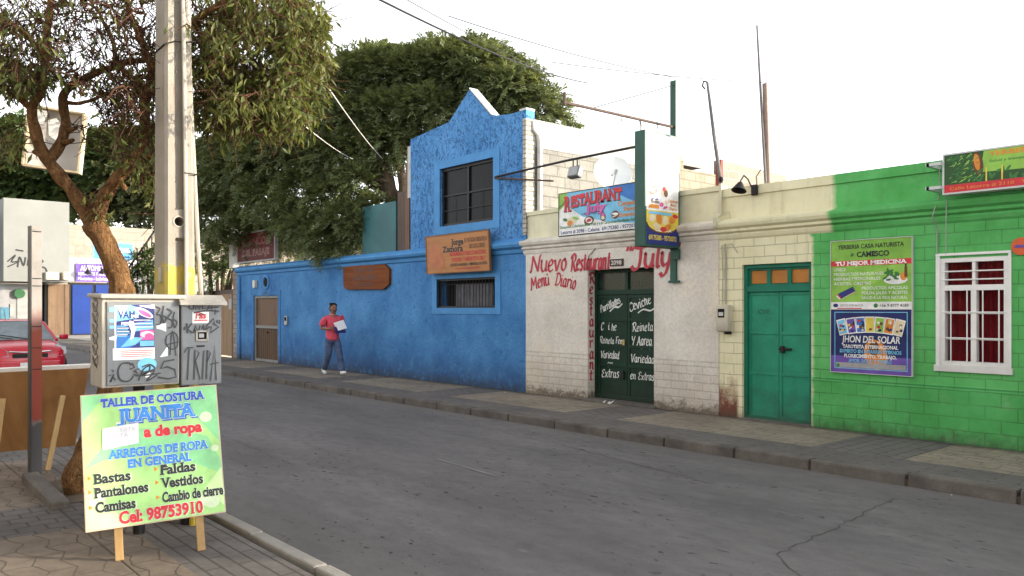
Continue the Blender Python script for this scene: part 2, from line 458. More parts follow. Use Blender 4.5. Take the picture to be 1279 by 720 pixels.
def tag(o, label, cat, group=None):
    o['label'] = label; o['category'] = cat
    if group: o['group'] = group
    return o
def thing(name, label, cat, loc=(0, 0, 0), group=None):
    o = bpy.data.objects.new(name, None); COL.objects.link(o); o.location = loc; o.empty_display_size = .2
    return tag(o, label, cat, group)
def struct(o, kind='structure'): o['kind'] = kind; return o

class Fr:
    """a flat sign or wall frame: O lower-left corner, U right, V up, N out of the face"""
    def __init__(s, O, U, V):
        s.O = Vector(O); s.W = Vector(U).length; s.H = Vector(V).length
        s.U = Vector(U).normalized(); s.V = Vector(V).normalized(); s.N = s.U.cross(s.V).normalized()
    def p(s, u, v, d=0.): return s.O+s.U*u+s.V*v+s.N*d

def quad(mb, fr, u0, u1, v0, v1, m, d=.003):
    mb.q += 1; d += (mb.q % 40)*.00004
    mb.face([fr.p(u0, v0, d), fr.p(u1, v0, d), fr.p(u1, v1, d), fr.p(u0, v1, d)], m)
def poly(mb, fr, pts, m, d=.003):
    mb.q += 1; d += (mb.q % 40)*.00004
    mb.face([fr.p(u, v, d) for u, v in pts], m)
def ell(mb, fr, u, v, a, b, m, d=.003, n=18, rot=0, t0=0, t1=2*math.pi):
    pts = []
    full = abs(t1-t0-2*math.pi) < 1e-6
    for i in range(n if full else n+1):
        t = t0+(t1-t0)*i/n; x, y = a*math.cos(t), b*math.sin(t)
        pts.append((u+x*math.cos(rot)-y*math.sin(rot), v+x*math.sin(rot)+y*math.cos(rot)))
    poly(mb, fr, pts, m, d)

TXT = {}
def glyphs(s, bold, shear, space=1.0):
    key = (s, bold, shear, space)
    if key in TXT: return TXT[key]
    c = bpy.data.curves.new('lettering', 'FONT'); c.body = s; c.offset = bold; c.shear = shear; c.resolution_u = 3; c.space_character = space
    o = bpy.data.objects.new('lettering', c); COL.objects.link(o)
    dg = bpy.context.evaluated_depsgraph_get(); dg.update()
    e = o.evaluated_get(dg); me = e.to_mesh()
    vs = [(v.co.x, v.co.y) for v in me.vertices]; fs = [tuple(p.vertices) for p in me.polygons]
    e.to_mesh_clear(); bpy.data.objects.remove(o); bpy.data.curves.remove(c)
    TXT[key] = (vs, fs); return TXT[key]
def text(mb, fr, s, u, v, h, m, w=None, bold=.02, shear=0., serif=False, align='l', d=.004, rot=0., arc=0., space=1.0):
    """h is the cap height; w fits the line to a width; u, v the baseline start (or centre)"""
    vs, fs = glyphs(s, bold, shear, space)
    if not vs: return
    mb.key = s+str(round(v, 2)) if s == '$' else s
    ver = [list(p) for p in vs]; fac = list(fs)
    if serif:
        cnt = {}
        for f in fs:
            for i in range(len(f)):
                e = (f[i], f[(i+1) % len(f)]); k = (min(e), max(e)); cnt.setdefault(k, []).append(e)
        for k, es in cnt.items():
            if len(es) != 1: continue
            a, b = vs[k[0]], vs[k[1]]; L = abs(a[0]-b[0])
            if abs(a[1]-b[1]) < .012 and .075 < L < .30:
                y = (a[1]+b[1])/2; up = 1 if y < .3 else -1
                if .12 < y < .45: continue
                x0, x1 = min(a[0], b[0])-.065, max(a[0], b[0])+.065
                i = len(ver); ver += [[x0, y], [x1, y], [x1, y+up*.085], [x0, y+up*.085]]; fac.append((i, i+1, i+2, i+3))
    x0 = min(p[0] for p in vs); x1 = max(p[0] for p in vs)
    sy = h/.682; sx = sy if w is None else w/(x1-x0); W = (x1-x0)*sx
    off = {'l': 0, 'c': -W/2, 'r': -W}[align]
    cr, sr = math.cos(rot), math.sin(rot); out = []
    mb.q += 1; dd = d+(mb.q % 40)*.00004
    for j, (x, y) in enumerate(ver):
        X = (x-x0)*sx+off; Y = y*sy
        if arc: Y += arc*(1-((X-off-W/2)/(W/2))**2)
        out.append(fr.p(u+X*cr-Y*sr, v+X*sr+Y*cr, dd+(.0006 if j >= len(vs) else 0)))
    mb.mesh(out, fac, m)

# hand lettering: x-height 1, baseline 0
_bowl = [(.55,.85),(.3,1.02),(.08,.7),(.1,.2),(.3,0),(.52,.3)]
HAND = {
'N': (1.25, [[(-.08,.1),(.05,.02),(.12,.7),(.15,1.45)], [(.15,1.45),(.5,.8),(.9,.05)], [(.9,.05),(.95,.8),(1.02,1.4),(1.18,1.5)]]),
'u': (.85, [[(-.05,.9),(.03,1),(.03,.4),(.2,.02),(.45,.1),(.6,.5)], [(.62,1),(.6,.4),(.65,.05),(.8,.12)]]),
'e': (.75, [[(.05,.48),(.45,.62),(.5,.9),(.3,1.02),(.08,.75),(.06,.3),(.28,0),(.62,.18)]]),
'v': (.78, [[(-.05,.92),(.03,1),(.15,.5),(.3,0)], [(.3,0),(.45,.5),(.58,1),(.72,.93)]]),
'o': (.8, [[(.3,1),(.08,.75),(.08,.25),(.3,0),(.52,.25),(.52,.75),(.3,1),(.5,1.02)]]),
'R': (1.12, [[(.02,.02),(.17,.05),(.18,.8),(.2,1.45)], [(-.1,1.1),(.05,1.42),(.4,1.55),(.78,1.4),(.78,1.0),(.5,.8),(.2,.75)], [(.4,.75),(.65,.3),(.95,-.08),(1.1,.05)]]),
's': (.65, [[(.52,.86),(.3,1.02),(.1,.8),(.3,.55),(.48,.3),(.3,0),(.03,.14)]]),
't': (.6, [[(.25,1.45),(.22,.6),(.28,.06),(.52,.12)], [(0,1),(.5,1.04)]]),
'a': (.85, [_bowl, [(.58,1),(.56,.4),(.62,.03),(.8,.12)]]),
'r': (.66, [[(-.03,.92),(.08,1),(.1,.5),(.1,0)], [(.1,.6),(.25,.95),(.45,1.02),(.54,.88)]]),
'n': (.85, [[(-.03,.92),(.08,1),(.1,.5),(.1,0)], [(.1,.6),(.3,.98),(.52,.9),(.55,.4),(.6,.02),(.78,.1)]]),
'm': (1.25, [[(.08,1),(.1,0)], [(.1,.6),(.3,.98),(.48,.85),(.5,0)], [(.5,.6),(.7,.98),(.9,.85),(.95,.05),(1.1,.1)]]),
'J': (1.0, [[(-.1,1.3),(.1,1.52),(.5,1.45),(1.05,1.56)], [(.62,1.48),(.64,.7),(.55,.05),(.2,-.08),(.0,.2)]]),
'l': (.42, [[(.15,1.5),(.12,.7),(.18,.05),(.38,.12)]]),
'y': (.88, [[(-.05,.9),(.03,1),(.06,.4),(.25,.1),(.5,.3)], [(.62,1),(.58,.3),(.45,-.4),(.2,-.62),(.02,-.4)]]),
'M': (1.4, [[(-.08,.08),(.03,.02),(.15,1.45)], [(.15,1.45),(.55,.4)], [(.55,.4),(1,1.45)], [(1,1.45),(1.12,.1),(1.28,.05)]]),
'D': (1.15, [[(.22,1.45),(.2,0)], [(-.05,1.35),(.5,1.5),(.95,1.0),(.85,.3),(.45,0),(.02,.05)]]),
'i': (.42, [[(.08,1),(.1,.4),(.16,.03),(.34,.12)], [(.12,1.3),(.17,1.4)]]),
'd': (.85, [_bowl, [(.62,1.55),(.57,.5),(.62,.02),(.8,.12)]]),
'P': (1.0, [[(.1,0),(.17,.8),(.2,1.45)], [(-.1,1.15),(.1,1.45),(.5,1.52),(.8,1.25),(.65,.85),(.2,.75)]]),
'C': (1.0, [[(.85,1.15),(.62,1.5),(.2,1.2),(.08,.5),(.38,0),(.88,.3)]]),
'c': (.7, [[(.56,.82),(.3,1.02),(.08,.7),(.08,.3),(.3,0),(.6,.18)]]),
'h': (.85, [[(.12,1.55),(.1,0)], [(.1,.6),(.3,.98),(.52,.85),(.55,.05),(.72,.1)]]),
'E': (.95, [[(.8,1.3),(.5,1.5),(.2,1.2),(.45,.8),(.15,.4),(.4,0),(.85,.2)], [(.4,.8),(.65,.84)]]),
'x': (.75, [[(0,1),(.6,0)], [(.6,1),(0,0)]]),
'A': (1.1, [[(-.05,.05),(.1,0),(.5,1.5)], [(.5,1.5),(.92,.05),(1.08,.08)], [(.1,.5),(.8,.55)]]),
'g': (.85, [_bowl, [(.58,1),(.58,-.2),(.35,-.6),(.03,-.4)]]),
'V': (1.0, [[(-.05,1.3),(.08,1.5),(.25,.7),(.42,0)], [(.42,0),(.65,.8),(.85,1.5),(1,1.4)]]),
'Y': (1.0, [[(0,1.5),(.15,.95),(.45,.8)], [(.85,1.5),(.55,.7),(.4,0)]]),
'F': (.9, [[(.2,1.4),(.18,0)], [(-.05,1.3),(.3,1.5),(.9,1.45)], [(.18,.75),(.6,.8)]]),
'.': (.35, [[(.1,.02),(.18,.08)]]), "'": (.3, [[(.15,1.5),(.1,1.2)]]), '"': (.55, [[(.12,1.65),(.05,1.3)], [(.38,1.65),(.31,1.3)]]), ' ': (.5, []),
'T': (1.0, [[(0,1.5),(.9,1.5)], [(.45,1.5),(.42,0)]]), 'I': (.4, [[(.2,1.5),(.18,0)]]), 'K': (1., [[(.1,1.5),(.1,0)], [(.8,1.5),(.12,.75),(.85,0)]]),
'3': (.85, [[(.05,1.45),(.7,1.4),(.3,.85),(.65,.6),(.5,0),(.05,.1)]]), '6': (.85, [[(.5,1.5),(.1,.8),(.15,.1),(.55,.05),(.6,.55),(.15,.5)]]),
'O': (1.05, [[(.5,1.5),(.1,1),(.1,.4),(.5,0),(.85,.4),(.85,1.1),(.5,1.5)]]), 'L': (.8, [[(.12,1.5),(.1,.05),(.75,.08)]]), 'ú': (.85, None), 'í': (.42, None)}
HAND['ú'] = (.85, HAND['u'][1]+[[(.28,1.25),(.48,1.5)]])
def smooth_line(pts, k=5):
    if len(pts) < 3: return [tuple(p) for p in pts]
    out = []
    P = [pts[0]]+list(pts)+[pts[-1]]
    for i in range(1, len(P)-2):
        p0, p1, p2, p3 = P[i-1], P[i], P[i+1], P[i+2]
        for j in range(k):
            t = j/k; t2, t3 = t*t, t*t*t
            out.append(tuple(.5*(2*p1[a]+(p2[a]-p0[a])*t+(2*p0[a]-5*p1[a]+4*p2[a]-p3[a])*t2+(3*p1[a]-p0[a]-3*p2[a]+p3[a])*t3) for a in range(len(p1))))
    out.append(tuple(pts[-1])); return out
def stroke(mb, fr, pts, wmin, wmax, m, d=.004, nib=R(35), smooth=True):
    if smooth: pts = smooth_line(pts)
    mb.q += 1; d += (mb.q % 40)*.00006
    L, Rr = [], []
    for i, p in enumerate(pts):
        a, b = pts[max(i-1, 0)], pts[min(i+1, len(pts)-1)]
        dx, dy = b[0]-a[0], b[1]-a[1]; l = math.hypot(dx, dy) or 1e-6
        nx, ny = -dy/l, dx/l
        k = (wmin+(wmax-wmin)*abs(math.sin(math.atan2(dy, dx)-nib)))/2
        L.append(fr.p(p[0]+nx*k, p[1]+ny*k, d)); Rr.append(fr.p(p[0]-nx*k, p[1]-ny*k, d))
    n = len(pts)
    mb.mesh(L+Rr, [(i, i+1, n+i+1, n+i) for i in range(n-1)], m)
def hand(mb, fr, s, u, v, h, m, w=None, wmin=.10, wmax=.30, shear=.1, rot=0., jit=.03, vertical=0., d=.004):
    """painted lettering; h is the x-height, w fits the width, vertical stacks the letters downwards"""
    mb.key = s+str(round(v, 2))
    adv = sum(HAND[c][0] for c in s); sx = h if w is None else w/adv
    x = 0.; cr, sr = math.cos(rot), math.sin(rot); n = 0
    for c in s:
        a, st = HAND[c]; jy = random.uniform(-jit, jit); js = 1+random.uniform(-jit, jit)
        for q in st:
            pts = []
            for (px, py) in q:
                Y = (py*js+jy)*h
                X = ((0 if vertical else x)+px)*sx+shear*Y
                if vertical: Y -= n*vertical
                pts.append((u+X*cr-Y*sr, v+X*sr+Y*cr))
            stroke(mb, fr, pts, wmin*h, wmax*h, m, d)
        x += a; n += 1

def wall_open(mb, x0, x1, z0, z1, holes, y0=0., th=.25, m=0, mr=None, top=None):
    """wall in the X-Z plane facing -Y at y0, with rectangular openings and their reveals"""
    mr = m if mr is None else mr
    xs = sorted({x0, x1, *[h[0] for h in holes], *[h[1] for h in holes]}); zs = sorted({z0, z1, *[h[2] for h in holes], *[h[3] for h in holes]})
    for i in range(len(xs)-1):
        for j in range(len(zs)-1):
            cx, cz = (xs[i]+xs[i+1])/2, (zs[j]+zs[j+1])/2
            if any(h[0] < cx < h[1] and h[2] < cz < h[3] for h in holes): continue
            for y in (y0, y0+th):
                mb.face([(xs[i], y, zs[j]), (xs[i+1], y, zs[j]), (xs[i+1], y, zs[j+1]), (xs[i], y, zs[j+1])], m)
    def rev(a, b, c, d, mm): mb.face([a, b, c, d], mm)
    for (a, b, c, d, mm) in [(x0, x1, z0, z1, m)]+[(*h[:4], mr) for h in holes]:
        y, Y = y0, y0+th
        rev((a, y, c), (a, Y, c), (a, Y, d), (a, y, d), mm); rev((b, y, c), (b, Y, c), (b, Y, d), (b, y, d), mm)
        rev((a, y, c), (b, y, c), (b, Y, c), (a, Y, c), mm); rev((a, y, d), (b, y, d), (b, Y, d), (a, Y, d), mm)

def cornice(mb, x0, x1, prof, m=0):
    """prof: (out from the wall, z) from bottom to top; extruded along X, facing -Y"""
    a = [(x0, -o, z) for o, z in prof]+[(x0, .1, prof[-1][1]), (x0, .1, prof[0][1])]
    mb.prism(a, (x1-x0, 0, 0), m)
def frame_bars(mb, x0, x1, z0, z1, wd, y0, y1, m=0):
    mb.box(x0, x0+wd, y0, y1, z0, z1, m); mb.box(x1-wd, x1, y0, y1, z0, z1, m)
    mb.box(x0+wd, x1-wd, y0+.001, y1-.001, z1-wd, z1, m); mb.box(x0+wd, x1-wd, y0+.001, y1-.001, z0, z0+wd, m)
def sag(p, q, s, n=14):
    p, q = Vector(p), Vector(q)
    return [p.lerp(q, i/n)-Vector((0, 0, s*4*(i/n)*(1-i/n))) for i in range(n+1)]
# ================================================================ SETTING: ground, road, pavements
M_soil = pm('soil', (.11, .085, .06), .95, .3, 4, .8, 25)
M_kerb = pm('kerb_concrete', (.125, .112, .10), .85, .38, 2.8, .8, 30)
M_conc = pm('concrete', (.36, .335, .295), .85, .16, 3, .35, 70)
M_road = asphalt()
def sheet(name, pts, m, z):
    b = MB(); b.face([(x, y, z) for x, y in pts], 0); return struct(b.build(name, m))
sheet('ground', [(-900, -900), (300, -900), (300, 900), (-900, 900)], pm('far_earth', (.2, .16, .12), .95, .2, .3, .3, 3), -.06)
sheet('road', [(-54, -7.9), (30, -7.9), (30, -2.3), (-54, -2.3)], M_road, .04)
KY = -2.30; NK = -7.88
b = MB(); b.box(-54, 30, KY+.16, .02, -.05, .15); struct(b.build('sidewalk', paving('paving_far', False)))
b = MB(); b.box(-57, -29.3, .022, 12, -.05, .148); struct(b.build('sidewalk', M_conc))
b = MB(); x = -54.0
while x < 30:                                   # kerb stones, a narrow dark joint between them
    L = random.uniform(.93, 1.03); dz = random.uniform(-.008, .008); dy = random.uniform(-.008, .008)
    b.obox(Vector((x+L/2, KY+.08+dy, .05+dz)), Vector((1, random.uniform(-.006, .006), 0)).normalized(), Vector((0, 1, 0)), Vector((0, 0, 1)), L-.028, .155, .22, 0, .022); x += L
struct(b.build('kerb', M_kerb))
b = MB(); b.box(-54, 30, KY+.03, KY+.17, -.05, .10); struct(b.build('kerb_bed', M_soil))
b = MB(); b.box(-54, 30, -16, NK-.155, -.05, .15); struct(b.build('sidewalk', paving('paving_near', True)))
b = MB(); x = -52.0
while x < 12:
    L = random.uniform(.9, 1.05)
    if not (-8.35 < x+L/2 < -7.6):
        b.obox(Vector((x+L/2, NK-.045, .052+random.uniform(-.005, .005))), Vector((1, random.uniform(-.012, .012), 0)).normalized(), Vector((0, 1, 0)), Vector((0, 0, 1)), L-.02, .10, .22, 0, .018)
    x += L
struct(b.build('kerb', pm('kerb_near', (.26, .245, .22), .85, .2, 3, .5, 35)))
b = MB(); b.box(-54, 12, NK-.16, NK-.06, -.05, .09); struct(b.build('kerb_bed', M_soil))
# earth in the tree pit and one tilted kerb stone in front of it
b = MB()
N = 16
def soil_z(x, y): return .158+.035*noise.noise(Vector((x*3, y*3, 0)))
for i in range(N):
    for j in range(N):
        X0, X1 = -8.45+1.05*i/N, -8.45+1.05*(i+1)/N; Y0, Y1 = -8.88+.62*j/N, -8.88+.62*(j+1)/N
        b.face([(X0, Y0, soil_z(X0, Y0)), (X1, Y0, soil_z(X1, Y0)), (X1, Y1, soil_z(X1, Y1)), (X0, Y1, soil_z(X0, Y1))])
struct(b.build('soil', M_soil, smooth=True))
b = MB(); b.bar((-8.55, -8.82, .20), (-7.25, -8.83, .165), .14, .10, 0, bev=.02)
tag(b.build('loose_kerb_stone', M_kerb), 'tilted loose kerb stone edging the soil around the tree foot', 'kerb stone')
# worn lane line, cracks
def ribbon(name, pts, wd, m, z=.044):
    b = MB(); pts = [Vector((*p, 0)) for p in pts]; L = []; Q = []
    for i, p in enumerate(pts):
        d = pts[min(i+1, len(pts)-1)]-pts[max(i-1, 0)]; n = Vector((-d.y, d.x, 0)).normalized()
        k = wd*random.uniform(.55, 1.3)/2
        L.append(p+n*k+Vector((0, 0, z))); Q.append(p-n*k+Vector((0, 0, z)))
    n = len(pts); b.mesh(L+Q, [(i, i+1, n+i+1, n+i) for i in range(n-1)]); return struct(b.build(name, m))
M_crack = pm('crack_fill', (.06, .056, .054), .95, .2, 5, 0)
ribbon('lane_marking', [(-7.5, -4.93), (-7.2, -4.96), (-6.9, -4.98), (-6.5, -5.01), (-6.3, -5.03)], .035, pm('worn_paint', (.2, .195, .185), .8, .3, 9, .2))
def crack(p, q, n, j):
    o = []; p = Vector(p); q = Vector(q); s = (q-p).normalized(); nn = Vector((-s.y, s.x))
    for i in range(n+1): o.append(p.lerp(q, i/n)+nn*random.uniform(-j, j))
    return o
ribbon('road_crack', crack((-3.0, -5.2), (-3.18, -2.95), 34, .028), .009, M_crack)
ribbon('road_crack', crack((-7.2, -3.2), (-4.6, -3.65), 22, .02), .008, M_crack)
ribbon('road_crack', crack((-12.8, -6.0), (-8.2, -6.35), 30, .03), .006, M_crack)
ribbon('road_crack', crack((-2.6, -5.6), (-3.0, -5.2), 6, .02), .008, M_crack)

# ================================================================ BLUE HOUSE
M_blue = stucco_blue('blue_stucco', False); M_blue2 = stucco_blue('blue_rough_stucco', True)
M_btrim = pm('blue_trim', (.06, .225, .48), .65, .14, 3, .25, 40)
M_dglass = glass_dark('window_glass'); M_bars = pm('black_iron', (.014, .013, .013), .5, .3, 8, .2, 90)
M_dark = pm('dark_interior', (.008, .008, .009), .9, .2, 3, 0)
M_white = pm('white_paint', (.72, .71, .69), .5, .08, 4, .12, 50, dirt=.25, z0=1.0, dz=.4)
M_sidew = block_wall('white_block', (.18, .175, .15), (.215, .208, .182), (.085, .08, .068), .42, .21)
M_roof = pm('roof_sheet', (.30, .28, .25), .8, .2, 1, .3, 10)
BX0, BX1 = -25.45, -11.43
blue = thing('blue_house', 'bright blue rough stuccoed house with a pointed gable and a black upstairs window', 'house', (-18.4, 2, .15))
b = MB(); wall_open(b, BX0, BX1, .12, 3.02, [(-24.20, -22.45, .12, 2.17), (-14.38, -12.36, 1.79, 2.42)], 0, .3)
b.build('wall', M_blue, blue)
b = MB()                                                       # upstairs front with its gable
zl, zr = 5.67, 5.60
out = [(-15.42, 3.02), (-14.27, 3.02)]
X0, X1 = -15.42, BX1
hole = (-14.26, -12.42, 3.57, 4.84)
wall_open(b, X0, X1, 3.02, 5.60, [hole], 0, .22)
b.prism([(X0, 0, 5.60), (X1, 0, 5.60), (X1, 0, 5.62), (-11.95, 0, 5.62), (-12.52, 0, 5.70), (-13.22, 0, 6.37), (-13.93, 0, 5.82), (X0, 0, 5.68)], (0, .22, 0))
b.build('upper_wall', M_blue2, blue)
b = MB()                                                       # sun on the gable edge, put into a pale colour
b.prism([(-12.50, .002, 5.705), (-13.22, .002, 6.385), (-13.22, .002, 6.42), (-12.46, .002, 5.71)], (0, .22, 0)); b.build('sunlit_edge', pm('sunlit_edge_pale', (.50, .52, .52), .7), blue); b = MB(); b.box(-11.62, BX1, -.004, .226, 5.62, 5.66)
b.build('sunlit_edge', MATS['sunlit_edge_pale'], blue)
b = MB(); cornice(b, BX0, BX1+.0, [(.0, 2.84), (.035, 2.86), (.05, 2.93), (.12, 2.97), (.14, 3.02), (.12, 3.07), (.05, 3.11), (.0, 3.14)]); b.build('cornice', M_btrim, blue)
b = MB()
for hx in [(-14.26, -12.42, 3.57, 4.84, .20, .17), (-14.38, -12.36, 1.79, 2.42, .17, .13)]:
    x0, x1, z0, z1, wx, wz = hx
    b.box(x0-wx, x0, -.014, .02, z0-wz, z1+wz); b.box(x1, x1+wx, -.014, .02, z0-wz, z1+wz)
    b.box(x0, x1, -.013, .02, z1, z1+wz); b.box(x0, x1, -.013, .02, z0-wz, z0)
b.build('window_surround', M_btrim, blue)
b = MB(); b.box(BX0+.0, BX0+.22, -.05, .02, .13, 2.83); b.build('pilaster', M_blue, blue)
# upstairs window
f = MB(); frame_bars(f, -14.26, -12.42, 3.57, 4.84, .06, .06, .12); f.box(-13.36, -13.31, .062, .118, 3.63, 4.78); f.box(-14.2, -12.48, .064, .116, 4.22, 4.25)
win = f.build('window', M_bars, blue)
f = MB(); f.face([(-14.2, .1, 3.63), (-12.48, .1, 3.63), (-12.48, .1, 4.78), (-14.2, .1, 4.78)]); f.build('pane', glass_dark('window_glass_up', (.009, .009, .010), .25, .06), win)
f = MB()
f.box(-14.2, -12.48, .05, .056, 3.90, 3.912); f.box(-13.86, -13.848, .05, .055, 3.63, 4.22); f.box(-12.92, -12.908, .05, .055, 3.63, 4.22); f.build('bars', M_bars, win)
f = MB(); f.box(-14.36, -12.3, .21, .23, 3.5, 4.9); f.box(-14.4, -12.3, .29, .31, 1.7, 2.5); f.build('dark_backing', M_dark, blue)  # near-black sheets, their colour stands for the unlit rooms
# low barred window with a pale curtain
f = MB(); frame_bars(f, -14.38, -12.36, 1.79, 2.42, .04, .03, .08)
win = f.build('window', M_bars, blue)
f = MB()
for i in range(19): x = -14.3+i*.105; f.tube([(x, .045, 1.81), (x, .045, 2.40)], .008, 6)
f.tube([(-14.36, .042, 2.3), (-12.38, .042, 2.3)], .01, 6); f.build('bars', M_bars, win)
f = MB(); n = 90; vs = []
for i in range(n+1):
    x = -13.95+1.3*i/n; y = .2+.03*math.sin(i*.55)+.012*math.sin(i*1.7)
    vs += [(x, y, 1.81), (x, y, 2.3)]
f.mesh(vs, [(2*i, 2*i+2, 2*i+3, 2*i+1) for i in range(n)]); f.build('curtain', pm('grey_curtain', (.17, .17, .19), .9, .3, 5), win, True)
# street door: wooden leaves in a pale metal frame
f = MB(); frame_bars(f, -24.20, -22.45, .15, 2.17, .075, .02, .1); f.box(-24.12, -22.52, .022, .098, 1.17, 1.26); dr = f.build('door', pm('door_frame_grey', (.20, .20, .19), .6), blue)
f = MB(); f.box(-24.13, -22.52, .07, .1, .2, 2.1); f.build('leaf', wood('slat_wood', (.085, .040, .015), (.165, .085, .034), 2, 14, .6, .16), dr)
f = MB()
for i in range(11): x = -24.02+i*.145; f.tube([(x, .05, .2), (x, .05, 1.17)], .007, 6)
f.build('bars', M_bars, dr)
f = MB(); f.ball((-23.3, .045, 1.05), .03, .03, .03, 8); f.build('handle', M_bars, dr)
f = MB(); f.box(-24.36, -24.203, -.014, .03, .15, 2.19); f.box(-22.447, -22.29, -.014, .03, .15, 2.19); f.box(-24.36, -22.29, -.016, .03, 2.19, 2.33); f.build('door_surround', M_blue, blue)
f = MB(); fr = Fr((-23.7, -.018, 2.215), (.7, 0, 0), (0, 0, .1)); text(f, fr, '1108', .35, .0, .075, 0, .26, .01, 0, False, 'c'); f.build('house_number', ink((.02, .02, .02)), blue)
f = MB(); f.box(-21.95, -21.78, -.05, .01, 1.30, 1.56, 0, .012); f.box(-21.92, -21.81, -.056, -.045, 1.42, 1.53, 1); f.build('intercom', [pm('steel_grey', (.3, .31, .31), .4, .1, 5, 0, metal=.6), M_dark], blue)
f = MB(); f.lathe((-23.28, .0, 2.58), (0, -1, 0), [(0, .22), (.03, .22), (.04, .17), (.02, .16), (.02, 0)], 20); bb = f.build('vent', M_btrim, blue)
f = MB(); f.lathe((-23.28, -.021, 2.58), (0, -1, 0), [(0, .14), (.004, .14), (.004, 0)], 18); f.build('grille', M_dark, bb)
f = MB(); f.box(-24.1, -23.94, -.1, .0, 2.42, 2.66, 0, .02); f.build('porch_lamp', pm('opal', (.6, .6, .55), .4), blue)
# side wall (white block), roof, drain pipe, terrace pieces
b = MB(); b.box(BX1-.2, BX1, .222, 4.8, 3.0, 4.92); b.build('side_wall', M_sidew, blue)
b = MB(); b.box(BX1-.205, BX1+.012, .21, 4.8, 4.922, 5.46); b.build('side_band', pm('lime_wash', (.30, .295, .275), .8, .06, 2, .2, 30), blue)
b = MB(); b.box(X0, BX1-.22, .23, 6, 5.2, 5.3); b.box(X0, X0+.15, .225, 6, 3.0, 5.2); b.box(BX0, X0, .3, 7, 2.85, 2.95); b.build('roof', M_roof, blue)
b = MB(); b.tube([(BX1+.05, .28, 5.15), (BX1+.06, .3, 5.0), (BX1+.06, .3, 3.2)], .055, 10); b.tube([(BX1+.0, .18, 5.42), (BX1+.03, .18, 5.25), (BX1+.05, .28, 5.15)], .045, 8); b.build('drain_pipe', pm('pale_pipe', (.5, .49, .46), .6, .2, 4, .1), blue)
b = MB(); b.box(BX1-.08, BX1+.012, -.02, .208, 3.2, 5.45, 0); b.build('broken_edge', block_wall('broken_edge', (.35, .33, .28), (.55, .52, .46), (.12, .1, .08), .12, .09, 'Y', .8), blue)
b = MB(); b.box(-15.78, -15.62, .1, .26, 3.02, 5.2); b.build('post', wood('post_wood', (.09, .045, .025), (.16, .085, .05)), blue)
b = MB(); b.box(-15.62, -15.425, .05, .25, 4.35, 5.55); b.build('parapet_pier', pm('pier_grey', (.42, .43, .41), .8, .2, 3, .3, 40), blue)
b = MB(); b.box(-16.15, -15.46, .12, .18, 3.14, 4.55); b.build('shutter', wood('shutter_brown', (.05, .028, .018), (.10, .055, .035), 2, 14, .6, .12), blue)
b = MB(); b.box(-17.75, -16.2, .1, .16, 3.14, 4.35, 0); b.build('terrace_screen', pm('teal_sheet', (.02, .10, .11), .5, .2, 2, .1), blue)

# ================================================================ WHITE RESTAURANT
RX0, RX1 = BX1+.002, -7.06
rest = thing('restaurant', 'white and cream single storey restaurant with dark green double doors and red painted lettering', 'restaurant', (-9.2, 3, .15))
DX0, DX1 = -9.79, -8.30
b = MB(); wall_open(b, RX0, RX1, .12, 2.93, [(DX0, DX1, .12, 2.46)], -.012, .28); b.build('wall', wall_paint('restaurant_wall', 'white'), rest)
M_corn = pm('cornice_white', (.63, .59, .52), .75, .2, 4, .25, 50); M_cream = pm('cream_paint', (.62, .59, .42), .75, .15, 2.5, .3, 40)
PROF = [(.0, 2.80), (.025, 2.83), (.04, 2.87), (.04, 2.895), (.085, 2.92), (.085, 2.955), (.13, 2.985), (.15, 3.03), (.15, 3.065), (.03, 3.10), (.0, 3.12)]
b = MB(); cornice(b, RX0-.05, RX1, PROF); b.build('cornice', M_corn, rest)
b = MB(); b.box(RX0, RX1, .03, .2, 3.05, 3.56); b.box(RX0, RX1, .0, .23, 3.562, 3.64); b.build('parapet', M_cream, rest)
b = MB(); b.box(RX0, RX1, .2, 9.5, 2.85, 2.95); b.build('roof', M_roof, rest)
b = MB(); b.box(RX0, RX1, 9.3, 9.49, 0, 2.849); b.build('back_wall', M_conc, rest)
M_dgreen = pm('door_green', (.006, .030, .017), .55, .3, 4, .12, 60, dirt=.5, z0=.1, dz=.5, dirtcol=(.03, .03, .02))
f = MB(); y0 = .19
f.box(DX0, DX1, y0, y0+.05, .16, .20); frame_bars(f, DX0, DX1, .2, 2.46, .06, y0-.02, y0+.06); f.box(DX0+.06, DX1-.06, y0-.018, y0+.055, 2.02, 2.10)
f.box((DX0+DX1)/2-.03, (DX0+DX1)/2+.03, y0-.016, y0+.05, 2.10, 2.40)
dr = f.build('double_door', M_dgreen, rest)
f = MB(); f.box(DX0+.06, DX1-.06, y0+.02, y0+.04, 2.1, 2.4); f.build('transom_glass', glass_dark('transom_dark', (.012, .03, .022), .2), dr)
cx = (DX0+DX1)/2
for a, c in ((DX0+.065, cx-.006), (cx+.006, DX1-.065)):
    f = MB(); f.box(a, c, y0+.012, y0+.04, .22, 2.015)
    for z in (.24, .78, 1.12, 1.58, 1.98): f.box(a+.002, c-.002, y0-.001, y0+.02, z-.028, z+.028, 0, .006)
    for xx in (a, c-.05): f.box(xx, xx+.05, y0+.0, y0+.021, .22, 2.012, 0)
    f.build('leaf', M_dgreen, dr)
f = MB(); f.box(DX0-.1, DX1+.1, .27, .29, .1, 2.55); f.build('dark_backing', M_dark, rest)  # near-black sheet added behind the door to stop light leaks
f = MB(); fr = Fr((DX0, y0+.008, .2), (DX1-DX0, 0, 0), (0, 0, 2.2))
